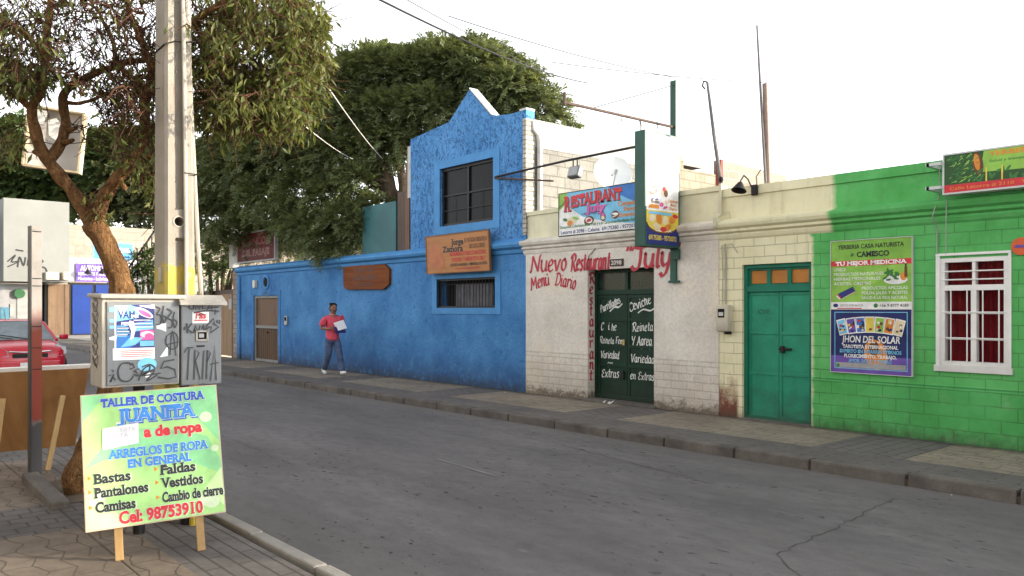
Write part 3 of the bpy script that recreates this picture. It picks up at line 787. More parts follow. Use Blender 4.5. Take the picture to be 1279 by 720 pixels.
HW = [('Parrilladas', .13, 1.50, .085, .50, .36), ('Ceviche', .80, 1.52, .10, .50, .30), ('C', .13, 1.19, .095, .07, .0), ('i', .30, 1.2, .09, .05, 0), ('he', .38, 1.19, .085, .12, .0),
      ('Reineta', .86, 1.185, .09, .45, .05), ('Reineta Fem', .10, .96, .075, .56, .0), ('Y Agreg.', .84, .95, .10, .47, .02),
      ('Variedad', .12, .70, .085, .44, .0), ('en', .28, .55, .07, .15, .05), ('Extras', .14, .36, .095, .42, .02), ('Variedad', .82, .66, .09, .52, .0), ('en Extras', .81, .37, .085, .52, .0)]
for s, u, v, h, wd, ro in HW: hand(f, fr, s, u, v, h, 0, wd, .10, .20, .12, ro, .06)
stroke(f, fr, [(.34, 1.52), (.45, 1.60), (.55, 1.60), (.63, 1.66)], .02, .045, 0); stroke(f, fr, [(.98, 1.50), (1.10, 1.56), (1.25, 1.54), (1.36, 1.60)], .02, .03, 0)
f.build_lines('lettering', ink((.68, .70, .66)), dr)
f = MB(); f.box(cx-.09, cx-.05, y0-.02, y0+.0, 1.14, 1.24); f.build('padlock', pm('brass', (.45, .33, .1), .4, .1, 5, 0, metal=.5), dr)
f = MB(); f.box(cx-.10, cx-.06, y0-.03, y0+.0, .55, .7, 0, .01); f.build('handle', M_bars, dr)
f = MB(); f.box(DX0-.05, DX1+.05, -.10, y0+.06, .145, .19, 0, .008); f.build('step', M_kerb, rest)
RED = ink((.42, .022, .045))
f = MB(); fr = Fr((RX0, -.012, .15), (RX1-RX0, 0, 0), (0, 0, 2.8))
hand(f, fr, 'Nuevo', .14, 2.32, .205, 0, 1.0, .12, .27, .12); hand(f, fr, 'Restaurant', 1.22, 2.31, .19, 0, .95, .12, .27, .12)
hand(f, fr, '"July"', 2.50, 2.30, .225, 0, 1.15, .14, .32, .14)
hand(f, fr, 'Menú', .16, 1.99, .15, 0, .52, .13, .27, .1, .16); hand(f, fr, 'Diario', .80, 2.07, .15, 0, .56, .13, .27, .1, -.18)
f.build_lines('painted_name', RED, rest)
f = MB(); fr = Fr((DX0+.001, -.012, .2), (0, .2, 0), (0, 0, 2.2))
hand(f, fr, 'Restaurant', .045, 2.03, .12, 0, 1.75*.62, .14, .32, .05, 0, .03, .192); f.build('painted_side_name', RED, rest)
f = MB(); f.box(-9.25, -8.95, -.03, -.013, 2.50, 2.62, 0); fr = Fr((-9.25, -.031, 2.50), (.3, 0, 0), (0, 0, .12)); text(f, fr, '2098', .15, .025, .07, 1, .24, .02, 0, False, 'c', .002)
f.build('number_plate', [ink((.03, .015, .012)), ink((.6, .55, .5))], rest)
b = MB(); fr = Fr((RX0, -.10, 3.1), (1, 0, 0), (0, 0, 1)); b.tube([(-9.3, -.06, 2.93), (-9.55, -.02, 2.86), (-9.75, -.03, 2.7), (-9.78, -.03, 2.5)], .006, 6); b.build('cable', M_bars, rest)

# ================================================================ HOUSE ACROSS THE STREET (unseen behind the viewpoint, added to cut low sky light)
opp = thing('opposite_shade_house', 'long tan single storey house on the pavement opposite the restaurant', 'house', (-6, -15, .15))
f = MB(); f.box(-30, 18, -20, -14.2, .12, 4.6); f.build('wall', pm('tan_render', (.34, .29, .22), .85, .2, 1.2, .3, 30), opp)
for x in (-20, -11, -2, 8):
    f = MB(); f.box(x, x+1.2, -14.2, -14.15, .15, 2.4); f.build('door', wood('brown_door', (.10, .05, .025), (.17, .09, .045)), opp)
    f = MB(); f.box(x+2.5, x+4, -14.2, -14.16, 1.1, 2.4); f.build('window', M_dglass, opp)
f = MB(); f.box(-30, 18, -14.2, -14.05, 4.3, 4.6); f.build('cornice', M_conc, opp)

# ================================================================ CREAM AND GREEN HERB SHOP
SX0, SX1 = RX1+.002, 3.2
shop = thing('herb_shop', 'single storey shop painted half cream and half bright green with a barred white window', 'shop', (-3, 3, .15))
TX0, TX1 = -6.66, -5.57; WX0, WX1, WZ0, WZ1 = -3.90, -3.16, 1.09, 2.38
b = MB(); wall_open(b, SX0, SX1, .12, 2.82, [(TX0, TX1, .12, 2.42), (WX0, WX1, WZ0, WZ1)], 0, .25); b.build('wall', wall_paint('shop_wall', 'shop_wall'), shop)
M_shopp = wall_paint('shop_parapet', 'shop_parapet')
b = MB(); cornice(b, SX0, SX1, PROF); b.build('cornice', M_shopp, shop)
b = MB(); b.box(SX0, SX1, .03, .2, 3.05, 3.45); b.box(SX0, SX1, .005, .225, 3.452, 3.58); b.box(-.6, SX1, .012, .215, 3.582, 4.2); b.build('parapet', M_shopp, shop)  # taller end right of the view is added to shade the near pavement
b = MB(); b.box(SX0, SX1, .2, 9.5, 2.85, 2.95); b.build('roof', M_roof, shop)
b = MB(); b.box(SX0, SX1, 9.3, 9.49, 0, 2.849); b.build('back_wall', M_conc, shop)
b = MB(); b.box(SX1-.2, SX1, .26, 9.29, 0, 2.849); b.build('end_wall', M_conc, shop)
f = MB(); f.box(TX0-.1, TX1+.1, .252, .27, .1, 2.5); f.build('dark_backing', M_dark, shop)  # added black backing, keeps light from leaking round the door
b = MB(); b.prism([(-5.56, -.022, .80), (SX1, -.022, .80), (SX1, .0, .845), (-5.56, .0, .845)], (0, .01, 0)) ; b.box(-5.56, SX1, -.02, -.001, .13, .80); b.build('plinth', bpy.data.materials['shop_wall'], shop)
M_teal = pm('teal_paint', (.020, .225, .135), .45, .22, 3.5, .12, 60, dirt=.55, z0=.1, dz=.55, dirtcol=(.035, .055, .045))
M_teal2 = pm('teal_paint_frame', (.008, .145, .09), .5, .22, 3, .12, 60, dirt=.5, z0=.1, dz=.4)
f = MB(); frame_bars(f, TX0, TX1, .15, 2.42, .055, .05, .15); f.box(TX0+.055, TX1-.055, .052, .148, 2.02, 2.10); dr = f.build('double_door', M_teal2, shop)
tw = (TX1-TX0-.11)
for i in range(3):
    a = TX0+.055+tw*i/3; f = MB(); f.box(a+.02, a+tw/3-.02, .115, .125, 2.14, 2.33); f.build('transom_pane', pm('amber_board', (.42, .17, .035), .5, .2, 3, .1), dr)
    f = MB(); frame_bars(f, a+.001, a+tw/3-.001, 2.102, 2.364, .03, .09, .13); f.build('transom_frame', M_teal2, dr)
tx = (TX0+TX1)/2
for a, c in ((TX0+.057, tx-.004), (tx+.004, TX1-.057)):
    f = MB(); f.box(a, c, .105, .13, .17, 2.015)
    for z in (.20, .83, 1.42, 1.99): f.box(a+.001, c-.001, .092, .12, z-.022, z+.022, 0, .005)
    for xx in (a, c-.04): f.box(xx, xx+.04, .094, .121, .171, 2.014)
    f.build('leaf', M_teal, dr)
f = MB(); f.box(tx+.0, tx+.2, .07, .1, 1.18, 1.21, 0, .008); f.box(tx+.03, tx+.09, .06, .1, 1.14, 1.24, 0, .008); f.build('latch', M_bars, dr)
f = MB(); fr = Fr((TX0, .104, .15), (1, 0, 0), (0, 0, 1)); text(f, fr, 'CVE', .30, 1.55, .06, 0, .2, .0, .1, False, 'c', .003); f.build('scrawl', ink((.01, .08, .07)), dr)
f = MB(); f.box(TX0, TX1, -.03, .2, .13, .165, 0, .01); f.build('step', M_kerb, shop)
# window: white frame, muntins, red curtain
f = MB(); frame_bars(f, WX0, WX1, WZ0, WZ1, .05, .0, .12)
f.box(WX0-.045, WX0-.0, -.02, .06, WZ0-.05, WZ1+.03); f.box(WX1+.0, WX1+.03, -.02, .06, WZ0-.05, WZ1+.03); f.box(WX0-.045, WX1+.03, -.025, .06, WZ1+.031, WZ1+.06); f.box(WX0-.06, WX1+.045, -.04, .06, WZ0-.075, WZ0-.001)
zt = 2.02; f.box(WX0+.05, WX1-.05, .002, .11, zt-.03, zt+.035); wcx = (WX0+WX1)/2; f.box(wcx-.03, wcx+.03, .004, .1, WZ0+.05, zt-.03); f.box(wcx-.018, wcx+.018, .01, .1, zt+.035, WZ1-.05)
win = f.build('window', M_white, shop)
f = MB()
for a, c in ((WX0+.05, wcx-.03), (wcx+.03, WX1-.05)): f.face([(a, .08, WZ0+.05), (c, .08, WZ0+.05), (c, .08, zt-.03), (a, .08, zt-.03)])
f.face([(WX0+.05, .082, zt+.03), (WX1-.05, .082, zt+.03), (WX1-.05, .082, WZ1-.05), (WX0+.05, .082, WZ1-.05)])
gm, gt, gb = nodes_of('clear_glass'); gb.inputs['Base Color'].default_value = (.8, .85, .85, 1); gb.inputs['Roughness'].default_value = .03; gb.inputs['Transmission Weight'].default_value = 1; gb.inputs['IOR'].default_value = 1.12
f.build('pane', gm, win)
f = MB()
for a, c in ((WX0+.05, wcx-.03), (wcx+.03, WX1-.05)):
    xx = (a+c)/2
    for q in (1.41, 1.72): f.box(a+.001, c-.001, .048, .073, q-.011, q+.011)
    xe = a+.085 if a > wcx else c-.085
for z in (2.12, 2.22): f.tube([(WX0+.02, .0, z), (WX1-.02, .0, z)], .009, 6)
for x in (WX0+.12, wcx-.07, wcx+.1, WX1-.1): f.tube([(x, .0, WZ0+.03), (x, .0, zt)], .008, 6)
for z in (1.42, 1.73): f.tube([(WX0+.03, -.001, z), (WX1-.03, -.001, z)], .008, 6)
f.build('bars', M_white, win)
f = MB(); n = 70; vs = []
for i in range(n+1):
    x = WX0+.02+(WX1-WX0-.04)*i/n; y = .17+.02*math.sin(i*.75)+.008*math.sin(i*2.1); vs += [(x, y, WZ0), (x, y, WZ1)]
f.mesh(vs, [(2*i, 2*i+2, 2*i+3, 2*i+1) for i in range(n)]); f.build('curtain', pm('red_curtain', (.22, .012, .018), .9, .25, 5), win, True)
f = MB(); f.box(WX0-.05, WX1+.05, .252, .27, WZ0-.05, WZ1+.05); f.build('dark_backing', M_dark, shop)  # black sheet in place of the unlit room behind the curtain
f = MB()
pts1 = [onY(1175, 195, .0), onY(1174, 246, -.02), onY(1168, 262, -.16), onY(1166, 270, -.16), onY(1171, 285, -.02), onY(1171, 318, -.01)]
f.tube([p+Vector((0, -.012, 0)) for p in pts1], .007, 6); pts2 = [onY(1186, 210, -.02), onY(1183, 250, -.16), onY(1182, 275, -.12), onY(1182, 318, -.02)]
f.tube(pts2, .006, 6); f.build('cable', pm('grey_cable', (.3, .32, .28), .6), shop)
f = MB(); f.tube([(-6.93, -.02, 1.84), (-6.93, -.02, 2.6), (-6.92, -.05, 2.75)], .012, 8); f.tube([(-6.99, -.02, 1.8), (-6.98, -.02, 2.3), (-7.0, -.02, 2.72), (-6.8, -.05, 2.74), (-6.72, -.03, 2.6)], .006, 6)
f.build('conduit', pm('grey_conduit', (.33, .32, .27), .6), shop)
f = MB(); f.tube([(-7.02, -.02, 3.66), (-7.02, -.03, 3.2), (-7.02, -.17, 3.12), (-7.02, -.17, 3.0)], .028, 10); f.tube([(-7.02, -.02, 3.25), (-6.88, .0, 3.22), (-6.88, .02, 3.12)], .006, 6)
f.build('roof_pipe', pm('cream_pipe', (.5, .48, .35), .6), shop)
# walls standing behind the roofs
b = MB(); b.prism([(BX1+.0, 4.81, 2.9), (BX1, 6.35, 2.9), (BX1, 6.35, 5.05), (BX1, 4.81, 5.05)], (-.2, 0, 0)); b.prism([(BX1-.001, 4.81, 5.05), (BX1-.001, 4.95, 5.05), (BX1-.001, 4.95, 5.25), (BX1-.001, 4.81, 5.4)], (-.198, 0, 0))
tag(b.build('block_wall', block_wall('tan_block', (.20, .18, .12), (.27, .24, .175), (.12, .10, .07), .4, .2)), 'low tan block wall behind the hanging restaurant sign and wires', 'wall')
b = MB(); b.prism([(BX1+.05, 6.36, 2.9), (BX1+.05, 9.4, 2.9), (BX1+.05, 9.4, 5.35), (BX1+.05, 8.2, 5.38), (BX1+.05, 6.36, 5.42)], (-.2, 0, 0))
tag(b.build('block_wall', block_wall('pink_block', (.24, .185, .135), (.30, .245, .19), (.33, .31, .28), .42, .2)), 'pinkish brick wall rising behind the cream parapet left of the tall masts', 'wall')
# ================================================================ SIGNS ON THE FRONTS
I_black, I_white, I_blue, I_navy = ink((.02, .02, .022)), ink((.72, .72, .70)), ink((.03, .16, .48)), ink((.02, .03, .16))
I_red, I_yel, I_orange, I_pink = ink((.52, .03, .04)), ink((.66, .50, .07)), ink((.62, .22, .03)), ink((.60, .10, .30))
I_lime, I_green, I_sky, I_brown = ink((.24, .46, .07)), ink((.04, .17, .04)), ink((.16, .45, .66)), ink((.12, .045, .02))
I_cream, I_purple, I_grey = ink((.66, .56, .36)), ink((.13, .07, .32)), ink((.3, .3, .3))
SGN = [I_black, I_white, I_blue, I_navy, I_red, I_yel, I_orange, I_pink, I_lime, I_green, I_sky, I_brown, I_cream, I_purple, I_grey]
K, WH, BL, NV, RD, YE, OR, PK, LI, GR, SK, BR, CR, PU, GY = range(15)
def board(name, label, cat, fr, th, back, face, edge=.0, frame=None):
    t = thing(name, label, cat, fr.p(fr.W/2, 0, -th/2))
    f = MB(); c = fr.p(fr.W/2, fr.H/2, -th/2); f.obox(c, fr.U, fr.V, fr.N, fr.W, fr.H, th, 0); f.build('panel', face, t)
    if edge:
        f = MB()
        for u0, u1, v0, v1 in ((-edge, fr.W+edge, -edge, 0), (-edge, fr.W+edge, fr.H, fr.H+edge), (-edge, 0, 0, fr.H), (fr.W, fr.W+edge, 0, fr.H)):
            f.obox(fr.p((u0+u1)/2, (v0+v1)/2, -th/2+.004), fr.U, fr.V, fr.N, u1-u0, v1-v0, th+.012, 0)
        f.build('frame', frame, t)
    return t
# wooden poet's board, leaning out a little at the top
P = lambda x, z, y: Vector((x, y, z))
fr = Fr((-14.50, -.17, 2.55), (2.16, .0, .0), (0, -.04, .79))
t = board('printed_wood_board', 'orange brown printed board above the low barred window of the blue house', 'sign', fr, .04, None, wood('board_orange', (.30, .115, .03), (.42, .18, .05), 0, 8, .5), .02, wood('board_edge', (.16, .07, .025), (.24, .11, .04)))
f = MB()
text(f, fr, 'Jorge', .92, .57, .12, K, .42, .03, 0, True); text(f, fr, 'Zamora', .60, .43, .12, K, .72, .03, 0, True)
text(f, fr, 'EL PATRON VERSATIL II', 1.38, .60, .085, BR, .72, .02); text(f, fr, 'DE LOS LOBOS', 1.54, .47, .085, BR, .5, .02)
text(f, fr, 'MONUMENTO PUBLICO NACIONAL', .86, .335, .085, RD, 1.22, .02); text(f, fr, 'DE POESIA Y HUMOR ETICA 2012', .92, .215, .08, RD, 1.10, .02)
text(f, fr, 'CRONISTA AVANZADO - TEMPORADA DE POETA', .86, .12, .055, K, 1.24, .02); text(f, fr, 'la ruta del desierto 2012', 1.05, .05, .04, RD, .8); f.build_lines('lettering', SGN, t)
f = MB()
for u, v, a, c in ((.32, .42, .2, .24), (.45, .22, .22, .16), (.2, .25, .12, .18), (.55, .3, .1, .14)): ell(f, fr, u, v, a, c, 0, .003, 14, random.random())
f.build('picture', ink((.40, .13, .045)), t)
# carved sign
t = thing('carved_wood_sign', 'dark varnished carved wooden plank sign on the blue wall right of the walking man', 'sign', (-17.3, -.05, 2.25))
f = MB(); o = [(-18.42, 2.36), (-18.3, 2.27), (-16.5, 2.24), (-16.24, 2.36), (-16.23, 2.72), (-16.45, 2.84), (-18.1, 2.86), (-18.44, 2.84)]
f.prism([(x, -.07, z) for x, z in o], (0, .07, 0)); f.build('panel', wood('varnish_brown', (.11, .028, .006), (.20, .058, .011), 0, 8, .6, 0, .08), t)
f = MB(); fr = Fr((-18.42, -.07, 2.25), (2.2, 0, 0), (0, 0, .62)); text(f, fr, 'PUESTO DE', 1.0, .43, .10, 0, .9, .02, 0, True, 'c'); text(f, fr, 'JUGUITO ANDA', 1.05, .24, .12, 0, 1.15, .02, 0, True, 'c'); text(f, fr, 'LOS CACTUS', 1.0, .09, .08, 0, .8, .02, 0, True, 'c'); f.build_lines('lettering', ink((.07, .018, .008)), t)
# dark red sign over the street door
fr = Fr((-25.2, -.12, 3.27), (2.75, 0, 0), (0, 0, .86))
t = board('red_sign', 'dark red signboard in a pale frame half hidden by leaves over the wooden street door', 'sign', fr, .1, None, pm('sign_darkred', (.075, .006, .007), .6, .2, 2, 0, spec=.15), .05, pm('sign_frame_grey', (.25, .25, .24), .5))
f = MB(); text(f, fr, 'EL RINCON', 1.4, .48, .22, 0, 2.1, .03, 0, True, 'c'); text(f, fr, 'DEL PASAJE', 1.4, .15, .2, 0, 2.0, .03, 0, True, 'c'); f.build_lines('lettering', ink((.14, .04, .025)), t)
f = MB(); f.box(-25.75, -25.48, -.18, .05, 3.1, 4.25); tag(f.build("sign_post", pm("pale_post", (.46, .45, .42), .7)), "pale square post standing at the left edge of the dark red sign", "post")
# restaurant banner
fr = Fr((-10.42, -.10, 3.10), (1.90, 0, 0), (0, 0, .76))
t = board('restaurant_banner', 'printed restaurant banner with red title and food pictures on the parapet', 'sign', fr, .05, None, [I_sky], .012, M_bars)
f = MB()
poly(f, fr, [(0, 0), (1.9, 0), (1.9, .08), (1.2, .16), (.6, .3), (.25, .5), (0, .6)], WH, .002); poly(f, fr, [(0, .45), (.22, .6), (.2, .76), (0, .76)], LI, .0025)
poly(f, fr, [(.25, .76), (1.9, .76), (1.9, .68), (1.0, .70), (.6, .62), (.25, .5)], SK, .002); poly(f, fr, [(0, 0), (1.9, 0), (1.9, .085), (0, .115)], WH, .0026)
poly(f, fr, [(1.2, .76), (1.9, .76), (1.9, .40), (1.45, .6)], BL, .0024)
for u, v, a, c, m in ((.33, .25, .13, .06, CR), (.28, .21, .07, .05, OR), (.42, .29, .09, .025, LI), (.75, .22, .12, .08, BR), (.75, .225, .085, .05, WH), (.75, .225, .06, .03, RD), (1.08, .26, .06, .08, BR), (1.08, .28, .04, .05, PK), (1.08, .24, .04, .03, CR), (1.36, .27, .085, .07, BR), (1.36, .285, .07, .02, WH), (1.36, .25, .07, .012, CR), (.16, .28, .06, .03, GR)): ell(f, fr, u, v, a, c, m, .004, 16, random.uniform(-.3, .3))
f.build('picture', SGN, t)
f = MB()
text(f, fr, 'R', .14, .44, .25, RD, .16, .04, 0, True, 'l', .006); text(f, fr, 'ESTAURANT', .31, .49, .19, RD, 1.2, .04, 0, True, 'l', .006, .025, .02)
text(f, fr, 'R', .15, .43, .25, K, .16, .05, 0, True, 'l', .005); text(f, fr, 'ESTAURANT', .32, .48, .19, K, 1.2, .05, 0, True, 'l', .005, .025, .02)
text(f, fr, 'July', .66, .365, .13, PU, .5, .06, 0, True, 'l', .0055); text(f, fr, 'July', .67, .37, .13, PK, .47, .03, 0, True, 'l', .007)
text(f, fr, 'OTRO ESTILO . VEGA', .56, .325, .03, K, .55, .01); text(f, fr, 'Nuevo', .03, .50, .045, K, .16, .02, 0, False, 'l', .005, .6)
text(f, fr, 'Cumplea', 1.42, .41, .075, OR, .44, .03); text(f, fr, 'Para', 1.55, .31, .07, OR, .26, .03); text(f, fr, 'Eventos', 1.45, .22, .07, OR, .42, .03)
text(f, fr, 'Desayunos-Colaciones-Menú Paila y a la Carta-once-Parrilladas-Pollo', .03, .125, .05, GR, 1.8, .02, 0, False, 'l', .004, .006)
text(f, fr, 'Latorre # 2098 - Calama  69175380 - 957203', .05, .025, .06, NV, 1.75, .02); f.build_lines('lettering', SGN, t)
# projecting lightbox with the post and arm that carry it
LX0, LX1, LY0, LY1, LZ0, LZ1 = -7.95, -7.75, -.91, -.06, 2.72, 4.48
t = thing('projecting_lightbox', 'tall dark green edged lightbox sign projecting over the pavement between the two doors', 'sign', (-7.85, -.5, 2.2))
M_dg = pm('post_green', (.022, .075, .055), .45, .2, 4, .08, 50)
f = MB(); f.box(LX0, LX1, LY0, LY1, LZ0, LZ1, 0, .008); f.build('case', M_dg, t)
fr = Fr((LX1+.001, LY0+.035, LZ0+.035), (0, LY1-LY0-.07, 0), (0, 0, LZ1-LZ0-.07)); W, H = fr.W, fr.H
f = MB(); quad(f, fr, 0, W, 0, H, 0, .001); f.build('panel', ink((.74, .73, .71)), t)
f = MB(); quad(f, fr, 0, W, 0, .33, NV, .002); ell(f, fr, W/2, .33, W/2-.0, .16, BR, .0035, 24, 0, math.pi, 2*math.pi); ell(f, fr, W/2, .335, W/2-.02, .14, YE, .004, 24, 0, math.pi, 2*math.pi); quad(f, fr, 0, W, .33, .52, YE, .0021)
for u, v, a, c, m in ((.14, .40, .09, .06, CR), (.3, .40, .07, .09, OR), (.45, .38, .08, .07, CR), (.62, .40, .09, .06, OR), (.25, .28, .1, .05, CR), (.5, .27, .1, .05, OR), (.40, .24, .08, .04, RD), (.16, .82, .11, .07, BR), (.16, .84, .09, .02, WH), (.16, .80, .09, .015, CR), (.44, .82, .09, .08, CR), (.46, .80, .05, .06, BR), (.42, .86, .04, .04, RD), (.70, .46, .07, .03, RD), (.36, .62, .05, .035, PK), (.47, .66, .04, .03, CR), (.45, .58, .06, .02, PK)): ell(f, fr, u, v, a, c, m, .005, 14, random.uniform(-.4, .4))
quad(f, fr, .05, .6, .46, .50, SK, .007); quad(f, fr, .05, .3, .55, .61, OR, .003); f.build('picture', SGN, t)
f = MB(); text(f, fr, '69175380 - 95720372', W/2, .07, .07, YE, W-.1, .03, 0, False, 'c')
for i, (s, m) in enumerate((('Menú', GY), ('Colaciones', GY), ('Desayunos', GY), ('Parrilladas', GY), ('Ceviche', GY))): text(f, fr, s, .08, H-.25-.12*i, .045, m, .3+.05*(i % 3), .01); text(f, fr, '$', W-.18, H-.25-.12*i, .045, m)
text(f, fr, 'Tortas', .08, .68, .05, PU, .2); text(f, fr, 'y Pasteles', .05, .63, .05, BR, .26); text(f, fr, 'Colaciones', .52, .67, .05, OR, .24); text(f, fr, 'Menú', .58, .61, .05, OR, .14); text(f, fr, 'Diario', .54, .55, .05, OR, .2); text(f, fr, 'CELEBRA', .2, .205, .06, WH, .4, .03); f.build_lines('lettering', SGN, t)
f = MB(); f.box(-7.94, -7.83, -.055, -.013, 2.20, 5.40); f.box(-7.96, -7.74, -.075, -.056, 2.18, 2.22); f.box(-7.90, -7.74, -.10, -.056, 2.55, 2.716); f.build('post', M_dg, t)
f = MB(); f.tube([(-7.88, -.06, 4.66), (-7.88, -2.5, 4.64)], .022, 8); f.tube([(-7.88, -2.48, 4.60), (-7.88, -2.48, 4.78)], .022, 8)
for y in (-.45, -.85, -1.3): f.tube([(-7.88, y, 4.66), (-7.88, y, 4.60), (-7.88, y+.03, 4.55)], .007, 5)
f.tube([(-7.88, -.88, 4.66), (-7.85, -.88, 4.47)], .007, 5); f.build('arm', pm('rusty_steel', (.085, .055, .042), .6, .35, 8, .2, 60), t)
f = MB(); f.tube([(-7.87, -.06, 5.32), (-7.88, -1.9, 4.66)], .006, 5); f.build('stay_wire', M_bars, t)
# the two posters on the green wall
fr = Fr((-5.27, -.03, 1.77), (1.05, 0, 0), (0, 0, .90))
t = board('herb_poster', 'lime green herb shop poster with a red stripe, upper of the two posters', 'poster', fr, .03, None, [ink((.19, .40, .055))], .008, pm('alu', (.5, .51, .5), .4, .08, 5, 0))
f = MB()
poly(f, fr, [(0, .05), (.35, .05), (.6, .35), (1.05, .45), (1.05, .2), (.5, .05), (1.05, .05), (1.05, .62), (.4, .45), (0, .2)], LI, .002)
poly(f, fr, [(.0, .22), (.25, .1), (.5, .45), (.35, .5)], LI, .0022)
quad(f, fr, 0, 1.05, .565, .635, RD, .003); quad(f, fr, .08, .42, .0, .012, RD, .003); quad(f, fr, 0, 1.05, 0, .09, WH, .0019)
ell(f, fr, .85, .37, .15, .06, WH, .004); 
for i in range(16): ell(f, fr, .80+random.uniform(-.09, .08), .42+random.uniform(-.05, .07), .035, .014, GR, .005, 8, random.random()*3)
ell(f, fr, .95, .41, .04, .05, OR, .006); quad(f, fr, .96, .995, .40, .53, BR, .0065); quad(f, fr, .966, .988, .53, .57, K, .0065)
for d, m, a in ((0, WH, 0), (.004, RD, .015), (.008, NV, .03)): poly(f, fr, [(.07+a, .17+a), (.12+a, .12+a*.6), (.33, .22+a*.5), (.30, .28+a*.4)], m, .005+d*.2)
ell(f, fr, .065, .045, .035, .025, NV, .004); ell(f, fr, .60, .042, .028, .028, GR, .004); f.build('picture', SGN, t)
f = MB(); text(f, fr, 'YERBERIA CASA NATURISTA', .525, .79, .055, K, .86, .015, 0, False, 'c'); text(f, fr, 'CAMESCO', .56, .68, .065, K, .42, .03, 0, True, 'c'); ell(f, fr, .29, .71, .025, .018, GR, .004, 10, .7)
text(f, fr, 'TU MEJOR MEDICINA', .525, .575, .05, WH, .92, .03, 0, True, 'c')
for i, s in enumerate(('OFRECE:', 'PRODUCTOS NATURALES', 'HIERBAS MEDICINALES', 'ACEITES, CREMAS')): text(f, fr, s, .04, .50-.062*i, .038, WH, (.17, .66, .62, .5)[i], .005)
for i, s in enumerate(('PRODUCTOS APICOLAS', 'POLEN, JALEA Y ACEITES', 'SALUD A LA VIDA NATURAL')): text(f, fr, s, 1.0, .25-.062*i, .038, WH, .58-.0*i, .005, 0, False, 'r')
text(f, fr, 'VENTAS POR MAYOR', .12, .03, .03, GY, .32, .01); text(f, fr, '+56 9 8777 4189', .65, .026, .036, K, .36, .01); f.build_lines('lettering', SGN, t)
fr = Fr((-5.27, -.034, .93), (1.05, 0, 0), (0, 0, .83))
t = board('tarot_poster', 'dark blue fortune teller poster with a fan of cards, lower of the two posters', 'poster', fr, .034, None, [ink((.012, .020, .11))], .008, MATS['alu'])
f = MB(); quad(f, fr, 0, 1.05, .0, .22, PU, .0015)
for (u0, u1, v0, v1) in ((.05, 1.0, .79, .80), (.05, 1.0, .05, .06), (.05, .06, .06, .79), (.99, 1.0, .06, .79)): quad(f, fr, u0, u1, v0, v1, SK, .003)
ell(f, fr, .60, .25, .15, .2, OR, .0022, 14, .3); ell(f, fr, .58, .33, .07, .09, BR, .0024, 12); quad(f, fr, .07, .98, .065, .13, GY, .0028)
for i in range(7):
    a = R(14-i*4.6); u = .16+i*.123; v = .60+.035*math.sin(i*.52); cw, ch = .062, .105
    def rq(a0, b0, m, d): poly(f, fr, [(u+x*math.cos(a)-y*math.sin(a), v+x*math.sin(a)+y*math.cos(a)) for x, y in ((-a0, -b0), (a0, -b0), (a0, b0), (-a0, b0))], m, d)
    rq(cw, ch, WH, .006+i*.0008); rq(cw*.82, ch*.86, (SK, PU, BL, YE, LI, OR, CR)[i], .0063+i*.0008)
    for j in range(7): ell(f, fr, u+random.uniform(-.035, .035), v+random.uniform(-.07, .07), random.uniform(.01, .025), random.uniform(.012, .03), (RD, K, WH, YE, BR, CR, NV)[(j+i) % 7], .0066+i*.0008, 8, random.random()*3)
ell(f, fr, .1, .09, .025, .025, GR, .004); f.build('picture', SGN, t)
f = MB(); text(f, fr, 'JHON DEL SOLAR', .53, .40, .085, WH, .76, .02, .12, False, 'c')
for i, (s, wd) in enumerate((('TAROTISTA INTERNACIONAL', .72), ('EXPERTO EN AMARRES ETERNOS', .80), ('FLORECIMIENTO, TRABAJO,', .68), ('AMOR, SALUD Y DINERO', .56))): text(f, fr, s, .525, .325-.062*i, .042, SK if i % 2 else WH, wd, .025, 0, True, 'c', .0045)
f.build_lines('lettering', SGN, t)
# shop lightbox at the right edge
fr = Fr((-3.74, -.30, 3.13), (1.9, 0, 0), (0, 0, .44))
t = board('shop_lightbox', 'wide green plant lightbox sign with a red bottom stripe on the green parapet', 'sign', fr, .16, None, [ink((.022, .075, .022))], .02, MATS['alu'])
f = MB(); poly(f, fr, [(.36, .20), (1.9, .16), (1.9, .44), (.42, .44), (.40, .3)], LI, .002); quad(f, fr, 0, 1.9, 0, .09, RD, .004); ell(f, fr, .36, .30, .055, .14, BR, .0035, 16, .15); ell(f, fr, .35, .32, .03, .10, OR, .0037, 16, .15)
for i in range(90):
    u, v = random.uniform(.02, .34), random.uniform(.10, .42); l = random.uniform(.03, .08); a = random.uniform(.2, 1.2)
    poly(f, fr, [(u, v), (u+l*math.cos(a), v+l*math.sin(a)), (u+l*math.cos(a)+.008, v+l*math.sin(a)-.012)], random.choice((GR, GR, LI)), .0025)
for i in range(50):
    u, v = random.uniform(.34, 1.88), random.uniform(.1, .22); ell(f, fr, u, v, .04, .015, GR, .003, 8, random.random()*3)
for u in (.44, .60, .9): quad(f, fr, u, u+.016, .09, .25, YE, .0042)
f.build('picture', SGN, t)
f = MB(); text(f, fr, 'YERBERIA', .47, .37, .05, OR, .5, .03); text(f, fr, 'CAMESCO', 1.12, .33, .055, K, .42, .03, 0, True); text(f, fr, 'Salud y bienestar natural', .48, .30, .028, GR, .6, .01); text(f, fr, 'Calle Latorre # 2110   Tel. 2343687', .06, .028, .036, OR, 1.15, .01); f.build_lines('lettering', SGN, t)
f = MB()
for z in (3.20, 3.48): f.box(-3.92, -3.76, -.36, -.31, z-.018, z+.018, 0); f.box(-3.93, -3.89, -.36, .0, z-.018, z+.018, 0)
f.build('bracket', MATS['alu'], t)
t = thing('round_wall_sign', 'small round orange sign with a dark bar on the green wall at the right', 'sign', (-3.03, -.02, 2.40))
